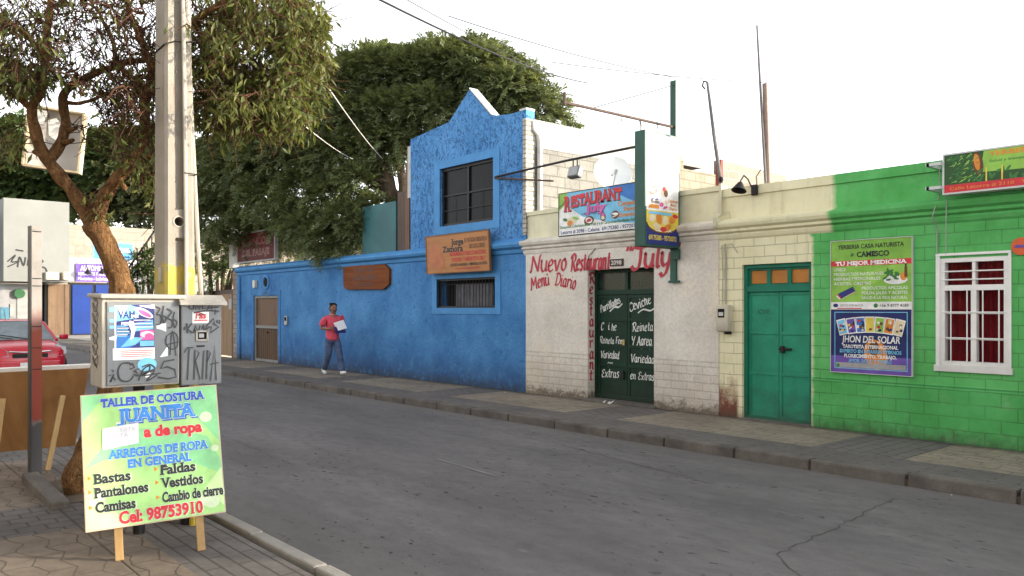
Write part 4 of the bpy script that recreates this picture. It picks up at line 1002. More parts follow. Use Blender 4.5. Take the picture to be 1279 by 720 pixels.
f = MB(); f.lathe((-3.03, .0, 2.48), (0, -1, 0), [(0, .10), (.02, .10), (.02, 0)], 28); f.build('disc', ink((.56, .10, .03)), t)
f = MB(); f.box(-3.09, -2.97, -.026, -.021, 2.465, 2.495); f.build('bar', I_purple, t)
# electricity meter, wall lamp, flood lamp, dish, masts
t = thing('electricity_meter', 'beige electricity meter box on the cream strip left of the teal doors', 'meter', (-6.93, -.06, 1.40))
M_beige = pm('beige_plastic', (.50, .46, .36), .5, .15, 4, .1, 40, dirt=.4, z0=1.38, dz=.25)
f = MB(); f.box(-7.03, -6.82, -.13, .0, 1.43, 1.83, 0, .02); f.build('case', M_beige, t)
f = MB(); f.box(-6.99, -6.88, -.136, -.128, 1.64, 1.77); f.build('glass', M_dark, t)
f = MB(); f.box(-6.975, -6.895, -.139, -.1345, 1.665, 1.72); f.build('dial', ink((.5, .5, .48)), t)
f = MB(); f.box(-6.9, -6.83, -.11, -.01, 1.39, 1.43, 0, .01); f.build('cable_boot', M_dark, t)
t = thing('wall_lamp', 'small black gooseneck lamp on the cream parapet left of the paint boundary', 'lamp', (-6.45, -.02, 3.5))
f = MB(); f.tube([(-6.5, .0, 3.55), (-6.5, -.1, 3.66), (-6.5, -.2, 3.70), (-6.5, -.28, 3.62), (-6.5, -.29, 3.57)], .012, 8); f.build('arm', M_bars, t)
f = MB(); f.lathe((-6.5, -.29, 3.59), (0, -.35, -1), [(0, .03), (.03, .05), (.1, .09), (.13, .11), (.125, .10), (.05, .05)], 18); f.build('shade', M_bars, t)
f = MB(); f.obox(Vector((-6.44, -.02, 3.50)), Vector((1, 0, 0)), Vector((0, 1, 0)), Vector((0, 0, 1)), .1, .05, .16, 0, .02); f.build('base', M_bars, t)
# long dark rod from the blue house with a hanging flood lamp
p0 = Vector((-12.30, -.05, 4.42)); p1 = at(822, 178, 12.3)
f = MB(); f.tube([p0, p0.lerp(p1, .5)+Vector((0, 0, .02)), p1], .022, 8); tag(f.build('iron_rod', M_bars), 'long thin black iron rod reaching from the blue upstairs window past the hanging sign', 'rod')
f = MB(); f.tube([(-12.32, -.05, 4.40), (-11.2, -.12, 4.22), (-10.55, -.12, 4.12)], .018, 8); tag(f.build('iron_rod', MATS['rusty_steel']), 'short rusty iron rod under the long black rod', 'rod')
def on_rod(px):
    best = None
    for i in range(200):
        q = p0.lerp(p1, i/199); d = q-Vector((0, -CAMD, CZ)); z = d.x*DV[0]+d.y*DV[1]; u = 640+(d.x*RV[0]+d.y*RV[1])/z*FPX
        if best is None or abs(u-px) < best[0]: best = (abs(u-px), q)
    return best[1]
q = on_rod(719)
t = thing('flood_lamp', 'grey flood lamp hanging from the long black rod above the banner', 'lamp', q-Vector((0, 0, .35)))
f = MB(); f.obox(q+Vector((0, 0, -.22)), Vector((1, 0, 0)), Vector((0, .9, -.3)).normalized(), Vector((0, .3, .9)).normalized(), .26, .12, .2, 0, .02); f.build('housing', pm('lamp_grey', (.12, .125, .13), .45), t)
f = MB(); c = q+Vector((0, 0, -.22)); f.obox(c+Vector((0, -.055, .02)), Vector((1, 0, 0)), Vector((0, .9, -.3)).normalized(), Vector((0, .3, .9)).normalized(), .22, .012, .16, 0); f.build('glass', ink((.30, .31, .31)), t)
f = MB(); f.tube([q+Vector((-.05, 0, 0)), q+Vector((-.05, 0, -.13))], .012, 6); f.tube([q+Vector((.05, 0, 0)), q+Vector((.05, 0, -.13))], .012, 6); f.build('hanger', M_bars, t)
for px in (806, 815):
    q2 = on_rod(px); f = MB(); f.tube([q2, q2+Vector((0, 0, -.09)), q2+Vector((.02, 0, -.13))], .008, 5)
    tag(f.build('wire_hook', M_bars), 'small wire hook on the free end of the long black rod', 'hook', 'wire hooks on the rod')
t = thing('satellite_dish', 'white satellite dish standing behind the restaurant banner', 'satellite dish', (-9.6, .9, 2.95))
c = onY(765, 219, .9); ax = Vector((.75, -.55, .35)).normalized()
f = MB(); f.lathe(c, ax, [(.10, .36), (.095, .352), (.07, .30), (.03, .2), (.0, .02), (-.01, .02), (.02, .2), (.06, .30), (.09, .362), (.10, .36)], 28); f.build('reflector', pm('dish_white', (.62, .63, .64), .4, .06, 4, 0), t, True, 50)
f = MB(); f.tube([c-ax*.02, c-ax*.15+Vector((0, .05, -.2)), (c.x-.05, c.y+.15, 2.95)], .025, 8); f.tube([c-Vector((0, 0, .3)), c+ax*.4-Vector((0, 0, .12))], .012, 6); f.build('mount', MATS['steel_grey'], t)
f = MB(); q = c+ax*.4-Vector((0, 0, .12)); f.cyl(q, q-ax*.1, .03, 12); f.build('receiver', MATS['steel_grey'], t)
t = thing('mast', 'leaning thin grey mast with a cable hook rising from the cream parapet corner', 'mast', (-7.0, .1, 3.6))
f = MB(); a = onY(902, 236, .12); c = onY(884, 103, .12); f.tube([a, a.lerp(c, .5)+Vector((-.01, 0, 0)), c], [.032, .028, .02], 8); f.build('pole', pm('mast_steel', (.13, .12, .12), .5, .3, 6, .1), t)
f = MB(); f.tube([c, c+Vector((-.07, 0, .03)), c+Vector((-.09, 0, -.04)), c+Vector((-.05, 0, -.09))], .014, 6); f.ball(a+Vector((.0, -.02, .14)), .04, .04, .05, 8); f.build('cable_hook', M_bars, t)
f = MB(); q = onY(899, 204, .3); f.box(q.x-.05, q.x+.05, .27, .33, 3.6, q.z+.05, 0); tag(f.build('red_bracket', pm('red_oxide', (.26, .06, .045), .7)), 'short red oxide stub beside the foot of the leaning mast', 'bracket')
t = thing('mast', 'rusty steel post with a long whip antenna behind the cream parapet', 'mast', (-6.3, .6, 2.95))
a = onY(960, 232, .7); c = onY(956, 105, .7); f = MB(); f.tube([Vector((a.x, a.y, 2.95)), a, c], .042, 10); f.build('post', pm('mast_brown', (.24, .17, .14), .6, .3, 6, .15), t)
a2 = onY(957, 232, .64); c2 = onY(946, 32, .64); f = MB(); f.tube([Vector((a2.x, a2.y, 2.95)), a2, a2.lerp(c2, .6), c2], [.026, .024, .02, .014], 8); f.build('whip', MATS['mast_steel'], t)
f = MB(); f.tube([a2+Vector((-.05, -.05, .25)), a2+Vector((-.13, -.05, .15)), a2+Vector((-.12, -.05, .0)), a2+Vector((-.02, -.05, -.1))], .008, 5); f.build('cable', M_bars, t)
# overhead wires
WIRES = [((465, -5, 7.5), (735, 104, 17), .12, .011, 'dark slack overhead wire running from the concrete pole towards the blue gable'),
         ((560, 20, 9), (848, 98, 12.6), .06, .005, 'thin overhead wire ending at the top of the green sign post'),
         ((690, 78, 11), (1000, 105, 12.5), .05, .005, 'thin overhead wire passing the hook of the leaning mast'),
         ((500, -5, 7.5), (742, 112, 19), .1, .004, 'faint upper overhead wire above the blue gable'),
         ((412, 112, 9), (478, 198, 18.4), .05, .007, 'pale service cable drooping over the big tree, right one'),
         ((372, 150, 9), (442, 199, 20), .05, .006, 'pale service cable drooping over the big tree, left one')]
for (a, c, s, rr, lab) in WIRES:
    f = MB(); f.tube(sag(at(*a), at(*c), s), rr, 6); tag(f.build('overhead_wire', M_bars if 'pale' not in lab else pm('pale_cable', (.6, .58, .52), .5)), lab, 'wire', 'overhead wires')
# litter by the kerb
for i, (x, y, zz) in enumerate(((-2.95, -2.42, .0), (-3.35, -2.45, .0), (-11.4, -2.46, .0), (-9.8, -2.5, .0), (-14.9, -2.5, 0), (-9.0, -.35, .15), (-2.75, -.25, .15), (-11.6, -.4, .15), (-6.2, -6.9, 0))):
    f = MB(); n = 5; s = (.05, .03, .03, .025, .03, .09, .03, .03, .03)[i]
    for k in range(n):
        a = Vector((x, y, zz+.012))+Vector((random.uniform(-s, s), random.uniform(-s, s), random.uniform(0, s*.5)))
        f.face([a, a+Vector((random.uniform(.3, 1)*s, random.uniform(-.5, .5)*s, random.uniform(-.2, .4)*s)), a+Vector((random.uniform(-.2, .5)*s, s*random.uniform(.5, 1), random.uniform(0, .5)*s))])
    tag(f.build('paper_scrap', ink((.6, .6, .58))), 'crumpled white paper scrap lying by the kerb or wall foot', 'litter', 'paper scraps on the street')
# ================================================================ NEAR SIDE: concrete pole, cabinets, signs
M_yel = pm('yellow_paint', (.62, .47, .05), .7, .2, 5, .3, 40, dirt=.3, z0=.1, dz=.8)
def pole_mat():
    m, t, b = nodes_of('pole_concrete'); k = NB(t); p = k.pos(); s = k.sep(p)
    c = k.mix(k.ramp(k.noise(p, 2.5, 6, .7), .3, .7), (.21, .19, .155), (.30, .27, .225))
    c = k.mix(k.ramp(k.noise(k.scale(p, (6, 6, .8)), 2, 5, .7), .55, .75, 0, .5), c, (.22, .19, .15))
    rust = k.math('MULTIPLY', k.ramp(k.noise(k.scale(p, (14, 14, 2.2)), 1, 4), .60, .66), k.ramp(k.math('ABSOLUTE', k.math('SUBTRACT', s[2], 3.5)), .2, .6, 1, 0))
    c = k.mix(k.math('MULTIPLY', rust, .6), c, (.22, .10, .04))
    top = k.math('ADD', s[2], k.math('MULTIPLY', k.math('SUBTRACT', k.noise(p, 22, 4, .7), .5), .45))
    y = k.mix(k.ramp(k.noise(p, 7, 5), .35, .7), (.42, .33, .055), (.33, .265, .07))
    y = k.mix(k.ramp(k.noise(p, 11, 5, .7), .56, .66, 0, .8), y, (.27, .245, .2))
    c = k.mix(k.ramp(top, 2.09, 2.11, 1, 0), c, y)
    k.l(c, b.inputs['Base Color']); b.inputs['Roughness'].default_value = .85
    k.bump(k.noise(p, 45, 5, .7), .4, .01, b); return m
PX = -6.36
ya, yb = onX(207, 340, PX).y, onX(245, 340, PX).y          # front face (towards +X) at the foot
yt, yu = onX(207, 0, PX).y, onX(240, 0, PX).y
zt = onX(220, 0, PX).z
pole = thing('concrete_pole', 'tall tapering concrete power pole with a yellow painted foot and pipes up its side', 'power pole', (PX-.15, (ya+yb)/2, .15))
HT = 9.0
def pole_half(z): return .5*((yb-ya)+((yu-yt)-(yb-ya))*(z-2)/(zt-2))*1.0
PC = (ya+yb)/2
def pole_sec(z, rec):
    h = pole_half(z); c = PC+((yt+yu)/2-PC)*(z-2)/(zt-2); d = h*1.15; x0, x1 = PX-2*d+0*z, PX
    xc = (x0+x1)/2; g = .35*h*1.1
    if rec: pts = [(x0, c-h), (x1-.02, c-h), (x1, c-h+.02), (x1, c-.36*h), (x1-.06, c-.30*h), (x1-.06, c+.36*h), (x1, c+.42*h), (x1, c+h-.02), (x1-.02, c+h), (x0, c+h)]
    else: pts = [(x0, c-h), (x1-.02, c-h), (x1, c-h+.02), (x1, c-.36*h), (x1, c-.30*h), (x1, c+.36*h), (x1, c+.42*h), (x1, c+h-.02), (x1-.02, c+h), (x0, c+h)]
    return [(x, y, z) for x, y in pts]
z1 = onX(225, 297, PX).z; z2 = onX(225, 263, PX).z; z3 = onX(225, 130, PX).z
lev = [(.1, 1), (z1-.02, 1), (z1, 0), (z2, 0), (z2+.02, 1), (HT, 1)]
f = MB(); n = 10; vs = []; fs = []
for z, r in lev: vs += pole_sec(z, r)
for i in range(len(lev)-1):
    for j in range(n): k2 = (j+1) % n; fs.append((i*n+j, i*n+k2, (i+1)*n+k2, (i+1)*n+j))
fs += [tuple(range(n-1, -1, -1)), tuple((len(lev)-1)*n+j for j in range(n))]
f.mesh(vs, fs); sh = f.build('shaft', pole_mat(), pole)
hz = onX(223, 277, PX).z; hy = onX(224, 277, PX).y
f = MB(); f.lathe((PX+.002, hy, hz), (1, 0, 0), [(0, .045), (.003, .045), (.003, .036), (-.0, .036)], 20); f.build('hole_rim', M_conc, pole)
cu = MB(); cu.cyl((PX+.2, hy, hz), (PX-.16, hy, hz), .038, 20)
for yy, zz in ((onX(221, 226, PX).y, onX(221, 226, PX).z),): cu.cyl((PX+.2, yy, zz), (PX-.12, yy, zz), .012, 10)
co = cu.build('hole', M_dark)
md = sh.modifiers.new('hole', 'BOOLEAN'); md.operation = 'DIFFERENCE'; md.object = co; md.solver = 'EXACT'
dg = bpy.context.evaluated_depsgraph_get(); dg.update(); me2 = bpy.data.meshes.new_from_object(sh.evaluated_get(dg))
sh.modifiers.clear(); sh.data = me2; bpy.data.objects.remove(co)
f = MB(); cx = PX+.025
f.tube([onX(233, 372, cx), onX(233, 300, cx), onX(231, 120, cx), onX(229, -5, cx), onX(228, -120, cx)], .016, 8); f.build('conduit', pm('conduit_pale', (.36, .33, .28), .5, .15, 4, .1), pole)
f = MB(); a = onX(252, 372, PX-.12); f.tube([a, onX(247, 300, PX-.12), onX(238, 120, PX-.06), onX(234, -5, PX-.0), onX(232, -120, PX+.02)], .02, 8); f.build('conduit', MATS['conduit_pale'], pole)
f = MB(); z = onX(220, 55, PX).z; c = PC+((yt+yu)/2-PC)*(z-2)/(zt-2); h = pole_half(z)+.006; d = h*2.3
f.tube([(PX-d, c-h, z-.03), (PX+.005, c-h, z-.02), (PX+.006, c-.3*h, z+.015), (PX+.03, c+.4*h, z+.02), (PX+.006, c+h+.02, z+.05), (PX-d, c+h+.02, z+.04)], .006, 6)
z = onX(220, 216, PX).z; c = PC+((yt+yu)/2-PC)*(z-2)/(zt-2); h = pole_half(z)+.004
f.tube([(PX+.045, c+.2*h, z), (PX+.02, c+h+.01, z+.0), (PX-.2, c+h+.03, z+.01)], .005, 6); f.build('wire_tie', M_bars, pole)
f = MB(); q = onX(198, 325, PX); f.box(PX-.13, PX-.07, PC-pole_half(2)-.012, PC-pole_half(2), onX(200, 352, PX).z, onX(200, 333, PX).z); f.build('plate', pm('tin_plate', (.33, .31, .27), .5), pole)

# street cabinet with posters and spray tags
M_cab = pm('cabinet_grey', (.168, .178, .188), .5, .14, 4, .12, 60, dirt=.25, z0=1.0, dz=.5)
M_cab2 = pm('cabinet_lid', (.34, .32, .28), .6, .15, 5, .15, 60)
CX = -5.95
yl, yr = onX(134, 420, CX).y, onX(223.5, 420, CX).y; zb, ztp = onX(180, 480, CX).z, onX(180, 372, CX).z
cab = thing('street_cabinet', 'grey utility cabinet with a torn blue poster and black spray tags before the concrete pole', 'utility cabinet', (-6.1, (yl+yr)/2, .15))
f = MB(); f.box(CX-.32, CX-.015, yl-.03, yr+.012, zb-.015, ztp, 0, .012); f.build('case', M_cab2, cab)
f = MB(); f.box(CX-.014, CX, yl, yr, zb, ztp-.03, 0, .008); f.build('door', M_cab, cab)
f = MB(); f.obox(Vector((CX-.16, (yl+yr)/2, ztp+.012)), Vector((1, 0, -.03)).normalized(), Vector((0, 1, 0)), Vector((.03, 0, 1)).normalized(), .38, yr-yl+.09, .03, 0, .01); f.build('lid', M_cab2, cab)
fr = Fr((CX+.0005, yl, zb), (0, yr-yl, 0), (0, 0, ztp-.03-zb)); W, H = fr.W, fr.H
f = MB()
def U(px): return (px-134)/89.5*W
def V(py): return (481-py)/106*H
quad(f, fr, U(143), U(192), V(447), V(380), WH, .0012); quad(f, fr, U(141), U(192.5), V(449), V(434), WH, .0013)
poly(f, fr, [(U(145), V(434)), (U(192), V(434)), (U(192), V(381)), (U(188), V(378)), (U(160), V(379)), (U(145), V(383))], NV, .0016)
poly(f, fr, [(U(145), V(434)), (U(145), V(405)), (U(158), V(402)), (U(163), V(420)), (U(176), V(426)), (U(160), V(434))], BL, .0018)
poly(f, fr, [(U(145), V(400)), (U(145), V(383)), (U(162), V(379)), (U(175), V(384)), (U(170), V(396))], SK, .0017); poly(f, fr, [(U(146), V(380)), (U(152), V(394)), (U(160), V(380))], WH, .0021)
poly(f, fr, [(U(164), V(403)), (U(190), V(398)), (U(191), V(410)), (U(166), V(413))], SK, .0019); quad(f, fr, U(147), U(161), V(418), V(407), NV, .002)
quad(f, fr, U(174), U(191.5), V(424), V(411), PK, .0022); ell(f, fr, U(183), V(417), .045, .022, WH, .0024); ell(f, fr, U(185), V(419), .03, .02, PK, .0026); quad(f, fr, U(174), U(191.5), V(432), V(425), SK, .0022)
poly(f, fr, [(U(161), V(399)), (U(166), V(400)), (U(169), V(409)), (U(166), V(421)), (U(162), V(424)), (U(163), V(412)), (U(160), V(404))], WH, .0027)
ell(f, fr, U(179), V(389), .07, .025, WH, .0025, 14, -.5); ell(f, fr, U(180), V(390), .05, .016, PK, .0027, 12, -.5)
poly(f, fr, [(U(150), V(433)), (U(162), V(420)), (U(178), V(421)), (U(168), V(430))], SK, .0023)
for i in range(7): quad(f, fr, U(146), U(146+random.uniform(9, 15)), V(407+i*2.1), V(405.8+i*2.1), WH if i % 2 else SK, .0028)
for i in range(5): quad(f, fr, U(166), U(191-random.random()*4), V(399+i*2.2), V(398+i*2.2), (WH, PU)[i % 2], .0028)
for i in range(4): quad(f, fr, U(150), U(191-i), V(438+i*2.4), V(437.2+i*2.4), RD, .0019)
poly(f, fr, [(U(136), V(383)), (U(144), V(381)), (U(143), V(388)), (U(137), V(388))], SK, .002); poly(f, fr, [(U(136), V(420)), (U(146), V(417)), (U(145), V(424)), (U(137), V(423))], WH, .002)
poly(f, fr, [(U(194), V(404)), (U(207), V(403)), (U(207), V(414)), (U(201), V(411)), (U(195), V(410))], WH, .002); poly(f, fr, [(U(199), V(447)), (U(209), V(433)), (U(209), V(446))], WH, .002)
poly(f, fr, [(U(172), V(380)), (U(192), V(378.5)), (U(193), V(384)), (U(185), V(383))], WH, .003); ell(f, fr, U(183), V(456), .065, .05, SK, .0012, 14); poly(f, fr, [(U(179), V(468)), (U(186), V(465)), (U(188), V(471)), (U(181), V(473))], WH, .0015)
quad(f, fr, U(137), U(143), V(401), V(397), SK, .0014); quad(f, fr, U(137), U(143), V(409), V(405), SK, .0014)
f.build('poster', SGN, cab)
f = MB(); text(f, fr, 'VAM', U(147), V(396), .05, NV, .11, .03, 0, False, 'l', .0035); text(f, fr, 'BAILE', U(163), V(395), .02, WH, .05, .02); text(f, fr, 'FIESTA', U(151), V(405), .022, WH, .09, .03); f.build_lines('poster_lettering', SGN, cab)
I_spray = ink((.035, .036, .04))
f = MB()
def g(pts, wd=.011, sm=True): stroke(f, fr, [(U(a), V(b_)) for a, b_ in pts], wd*.75, wd, 0, .0042, R(35), sm)
g([(193, 381), (199, 384), (195, 391), (200, 393), (200, 403), (194, 405)]); g([(204, 380), (202, 392), (204, 402), (207, 396), (203, 393)]); g([(208, 384), (214, 388), (209, 396), (215, 400), (214, 408), (209, 409)]); g([(218, 388), (216, 398), (218, 409), (221, 402), (217, 398)])
g([(212, 445), (215, 413), (220, 446)], .009); g([(207, 431), (222, 428)], .009); g([(216, 414), (208, 420), (207, 430), (213, 437), (221, 434), (222, 421), (216, 414)], .009)
g([(163, 456), (160, 453), (151, 454), (147, 463), (150, 474), (160, 476), (166, 470)], .013); g([(164, 453), (167, 459), (161, 461)], .012, False); g([(166, 463), (172, 468), (168, 462), (173, 461)], .012, False)
g([(172, 476), (178, 462), (186, 458), (184, 466), (176, 469), (192, 464), (182, 477), (196, 470)], .013); g([(166, 468), (176, 470), (200, 468)], .012); g([(176, 459), (186, 456), (192, 462), (176, 466)], .011)
g([(218, 451), (204, 453), (200, 462), (208, 460), (218, 464), (220, 474), (210, 476), (196, 473)], .014, False); g([(136, 468), (142, 466), (138, 476), (142, 470), (144, 474)], .012, False); g([(139, 461), (142, 462), (140, 464)], .007)
f.build('graffiti', I_spray, cab)
fs2 = Fr((CX-.30, yl-.031, zb), (.28, 0, 0), (0, 0, ztp-zb)); f = MB()
for k2 in range(7):
    v0 = .62-.075*k2; q = random.uniform(.05, .09); stroke(f, fs2, [(.07+q, v0), (.20, v0+.03), (.22-q, v0-.03), (.09, v0-.02), (.06, v0+.03), (.12+q, v0-.05)], .007, .013, 0, .002)
f.build('graffiti', I_spray, cab)
f = MB(); f.cyl((CX-.16, onX(174, 600, CX-.16).y, .14), (CX-.16, onX(174, 600, CX-.16).y, zb), .04, 12); f.cyl((CX-.20, onX(236, 600, CX-.2).y, .14), (CX-.20, onX(236, 600, CX-.2).y, zb), .06, 12); f.build('leg', M_bars, cab)
f = MB(); f.box(CX-.40, CX-.321, yl+.3, yr-.1, zb+.1, ztp-.1); f.build('bracket', M_bars, cab)
# the smaller meter cabinet beside it
yl2, yr2 = onX(227, 430, CX).y, onX(274, 430, CX).y; zb2, zt2 = onX(250, 481, CX).z, onX(250, 378, CX).z
mc = thing('meter_cabinet', 'narrow grey meter cabinet with a hooded lid and tall spray letters beside the street cabinet', 'utility cabinet', (-6.1, (yl2+yr2)/2, .15))
f = MB(); f.box(CX-.26, CX, yl2, yr2+.02, zb2, zt2, 0, .01); f.build('case', M_cab, mc)
f = MB(); f.prism([(CX-.30, yl2-.022, zt2+.002), (CX+.05, yl2-.022, zt2-.02), (CX+.05, yl2-.022, zt2+.0), (CX-.05, yl2-.022, zt2+.055), (CX-.30, yl2-.022, zt2+.06)], (0, yr2-yl2+.065, 0)); f.build('hood', M_cab2, mc)
fr = Fr((CX+.001, yl2, zb2), (0, yr2-yl2+.02, 0), (0, 0, zt2-zb2)); W, H = fr.W, fr.H
def U(px): return (px-227)/49*W
def V(py): return (481-py)/103*H
f = MB()
for u0, u1, v0, v1 in ((245, 258, 426, 424), (245, 258, 415, 413), (244, 246, 426, 413), (257, 259, 426, 413)): f.obox(fr.p((U(u0)+U(u1))/2, (V(v0)+V(v1))/2, .004), fr.U, fr.V, fr.N, abs(U(u1)-U(u0)), abs(V(v1)-V(v0)), .012, 0)
quad(f, fr, U(246), U(257), V(424), V(415), 1, .001); quad(f, fr, U(248), U(254), V(422), V(417), 2, .002); f.build('meter_window', [M_cab2, M_dark, I_grey], mc)
f = MB(); f.obox(fr.p(U(250), V(432.5), .003), fr.U, fr.V, fr.N, .055, .012, .008, 0); f.build('latch', M_bars, mc)
f = MB(); quad(f, fr, U(240), U(260), V(404), V(390), WH, .0012); text(f, fr, 'Tas', U(242), V(398), .045, RD, .09, .03, .2); quad(f, fr, U(242), U(258), V(401), V(399.5), RD, .002); poly(f, fr, [(U(245), V(394)), (U(250), V(391)), (U(256), V(393)), (U(250), V(395))], K, .002); f.build('sticker', SGN, mc)
f = MB()
def g(pts, wd=.012, sm=True): stroke(f, fr, [(U(a), V(b_)) for a, b_ in pts], wd*.75, wd, 0, .0042, R(35), sm)
g([(237, 379), (236, 385), (241, 386), (241, 380)]); g([(244, 387), (244, 380), (249, 387), (249, 380)], .012, False); g([(252, 380), (252, 386), (256, 385)], .012, False); g([(257, 388), (262, 379), (264, 388), (258, 385), (271, 384)], .012, False)
g([(241, 391), (256, 388), (272, 389), (267, 393), (268, 387)], .011, False)
g([(233, 404), (234, 416)], .015); g([(239, 404), (234, 411), (240, 416)], .015, False); g([(241, 416), (244, 406), (246, 415), (242, 412)], .013, False); g([(247, 415), (249, 407), (251, 411), (253, 406), (254, 414)], .013, False); g([(256, 414), (257, 407), (261, 409), (257, 411)], .013, False)
g([(257, 407), (266, 398), (266, 405), (272, 409), (262, 416), (263, 408)], .013, False); g([(231, 408), (230, 412)], .012); g([(270, 400), (270, 404)], .01); g([(273, 400), (273, 405)], .01)
for pts in ([(230, 440), (234, 434), (241, 434)], [(236, 435), (234, 474)], [(242, 474), (243, 437), (248, 441), (243, 452)], [(244, 452), (249, 474)], [(252, 474), (254, 438)], [(257, 474), (258, 438), (262, 442), (258, 452)], [(262, 476), (267, 432), (269, 476)], [(261, 456), (272, 454)]): g(pts, .010, False)
f.build('graffiti', I_spray, mc)
f = MB(); f.cyl((CX-.13, (yl2+yr2)/2, .14), (CX-.13, (yl2+yr2)/2, zb2), .035, 10); f.build('leg', M_yel, mc)

# tailor's board
BL_, BR_, TL_, TR_ = at(107, 666, 5.05), at(283, 640, 5.42), at(95, 490, 5.22), at(266, 485, 5.62)
Uv = (BR_-BL_); V0 = (TL_-BL_+TR_-BR_)/2; V0 = V0-Uv.normalized()*V0.dot(Uv.normalized())*.9
fr = Fr(BL_, Uv, V0)
t = thing('tailor_sign_board', 'bright green tailoring sign board on two wooden legs on the near pavement', 'sign', (fr.p(fr.W/2, 0, -.3).x, fr.p(fr.W/2, 0, -.3).y, .15))
f = MB(); f.obox(fr.p(fr.W/2, fr.H/2, -.01), fr.U, fr.V, fr.N, fr.W, fr.H, .02, 0, .004); f.build('panel', pm('board_rim', (.45, .36, .27), .6), t)
W, H = fr.W, fr.H
def U(a): return a*W
def V(a): return a*H
LG, LG2, LG3 = ink((.34, .60, .21)), ink((.22, .53, .25)), ink((.50, .68, .33))
SG2 = SGN+[LG, LG2, LG3, ink((.03, .09, .45)), ink((.045, .22, .58)), ink((.03, .03, .035)), ink((.55, .66, .45))]
iLG, iLG2, iLG3, iB1, iB2, iK2, iP = range(15, 22)
f = MB(); quad(f, fr, .008, W-.008, .008, H-.008, iLG, .0012)
poly(f, fr, [(.008, V(.80)), (U(.18), V(.99)), (.008, V(.99))], iLG2, .0016); poly(f, fr, [(U(.45), V(.99)), (W-.008, V(.99)), (W-.008, V(.55)), (U(.75), V(.85))], iLG2, .0016)
poly(f, fr, [(U(.0)+.008, V(.45)), (U(.25), V(.72)), (U(.55), V(.70)), (U(.9), V(.60)), (W-.008, V(.40)), (W-.008, V(.30)), (U(.6), V(.5)), (U(.2), V(.52))], iLG2, .0014)
poly(f, fr, [(.008, .008), (U(.3), .008), (U(.1), V(.25)), (.008, V(.3))], iLG3, .0015); poly(f, fr, [(W-.008, .05), (W-.008, V(.35)), (U(.85), V(.2))], iLG3, .0015)
for u, v, a in ((.90, .10, .05), (.85, .12, .045), (.06, .2, .025), (.12, .24, .03), (.22, .14, .02), (.95, .5, .025), (.9, .75, .04)): ell(f, fr, U(u), V(v), a, a*.9, iP, .0018)
for (u, v) in ((.045, .365), (.045, .265), (.045, .155), (.51, .375), (.51, .275), (.51, .165)): poly(f, fr, [(U(u)-.012, V(v)), (U(u)+.012, V(v)+.013), (U(u)-.012, V(v)+.03)], OR, .003)
f.build('printed_ground', SG2, t)
f = MB()
rk = .0
def ot(s, u, v, h, m, wd, serif=True, ob=.065, ib=.042, om=WH, bold=None, al='c', rot=0.):
    text(f, fr, s, U(u), V(v), V(h), om, wd*W+.008, ob, 0, serif, al, .003, rot); text(f, fr, s, U(u), V(v), V(h), m, wd*W, ib, 0, serif, al, .0048, rot)
ot('TALLER DE COSTURA', .52, .895, .060, iB1, .76)
text(f, fr, 'JUANITA', U(.545), V(.757), V(.098), iB1, .57*W, .06, 0, True, 'c', .0026); ot('JUANITA', .535, .768, .098, iB2, .56)
ot('a de ropa', .65, .64, .078, RD, .43, False, .07, .05)
ot('ARREGLOS DE ROPA', .54, .505, .062, iB2, .72); ot('EN GENERAL', .54, .425, .06, iB2, .46)
for s, u, v, wd in (('Bastas', .075, .335, .25), ('Pantalones', .075, .235, .37), ('Camisas', .075, .13, .275), ('Faldas', .54, .345, .255), ('Vestidos', .54, .245, .305), ('Cambio de cierre', .54, .14, .45)):
    ot(s, u, v, .070, iK2, wd, True, .055, .035, iP, None, 'l')
ot('Cel: 98753910', .53, .028, .082, RD, .60, True, .065, .04)
f.build_lines('lettering', SG2, t)
f = MB(); poly(f, fr, [(U(.14), V(.575)), (U(.395), V(.60)), (U(.40), V(.755)), (U(.145), V(.735))], 0, .0065); f.build('pasted_note', ink((.66, .66, .67)), t)
f = MB(); text(f, fr, 'HASTA', U(.17), V(.655), .025, 0, .13, .0, 0, False, 'l', .0072); text(f, fr, 'ESTE', U(.27), V(.70), .022, 0, .09, .0, 0, False, 'l', .0072); text(f, fr, 'MOMENTO', U(.18), V(.605), .022, 0, .17, .0, 0, False, 'l', .0072); f.build_lines('note_lettering', ink((.42, .44, .5)), t)
M_lath = wood('pine_lath', (.24, .145, .055), (.36, .24, .10), 2, 10, .6)
for (px, py, tt, uu) in ((147, 703, 5.08, .22), (250, 685, 5.39, .80)):
    foot = at(px, py, tt); foot.z = .15; top = fr.p(uu*W, H*.92, -.045); bot = foot
    f = MB(); f.bar(fr.p(uu*W, -.0, -.045)+(fr.p(uu*W, -.0, -.045)-top).normalized()*((fr.p(uu*W, 0, -.045).z-.15)/max(.2, (top-fr.p(uu*W, 0, -.045)).normalized().z)), top, .05, .03, 0, fr.N, .004); f.build('leg', M_lath, t)
    f = MB(); f.bar((top.x-.62, top.y+.05, .15), top-fr.N*.03, .045, .025, 0, fr.N, .004); f.build('rear_leg', M_lath, t)

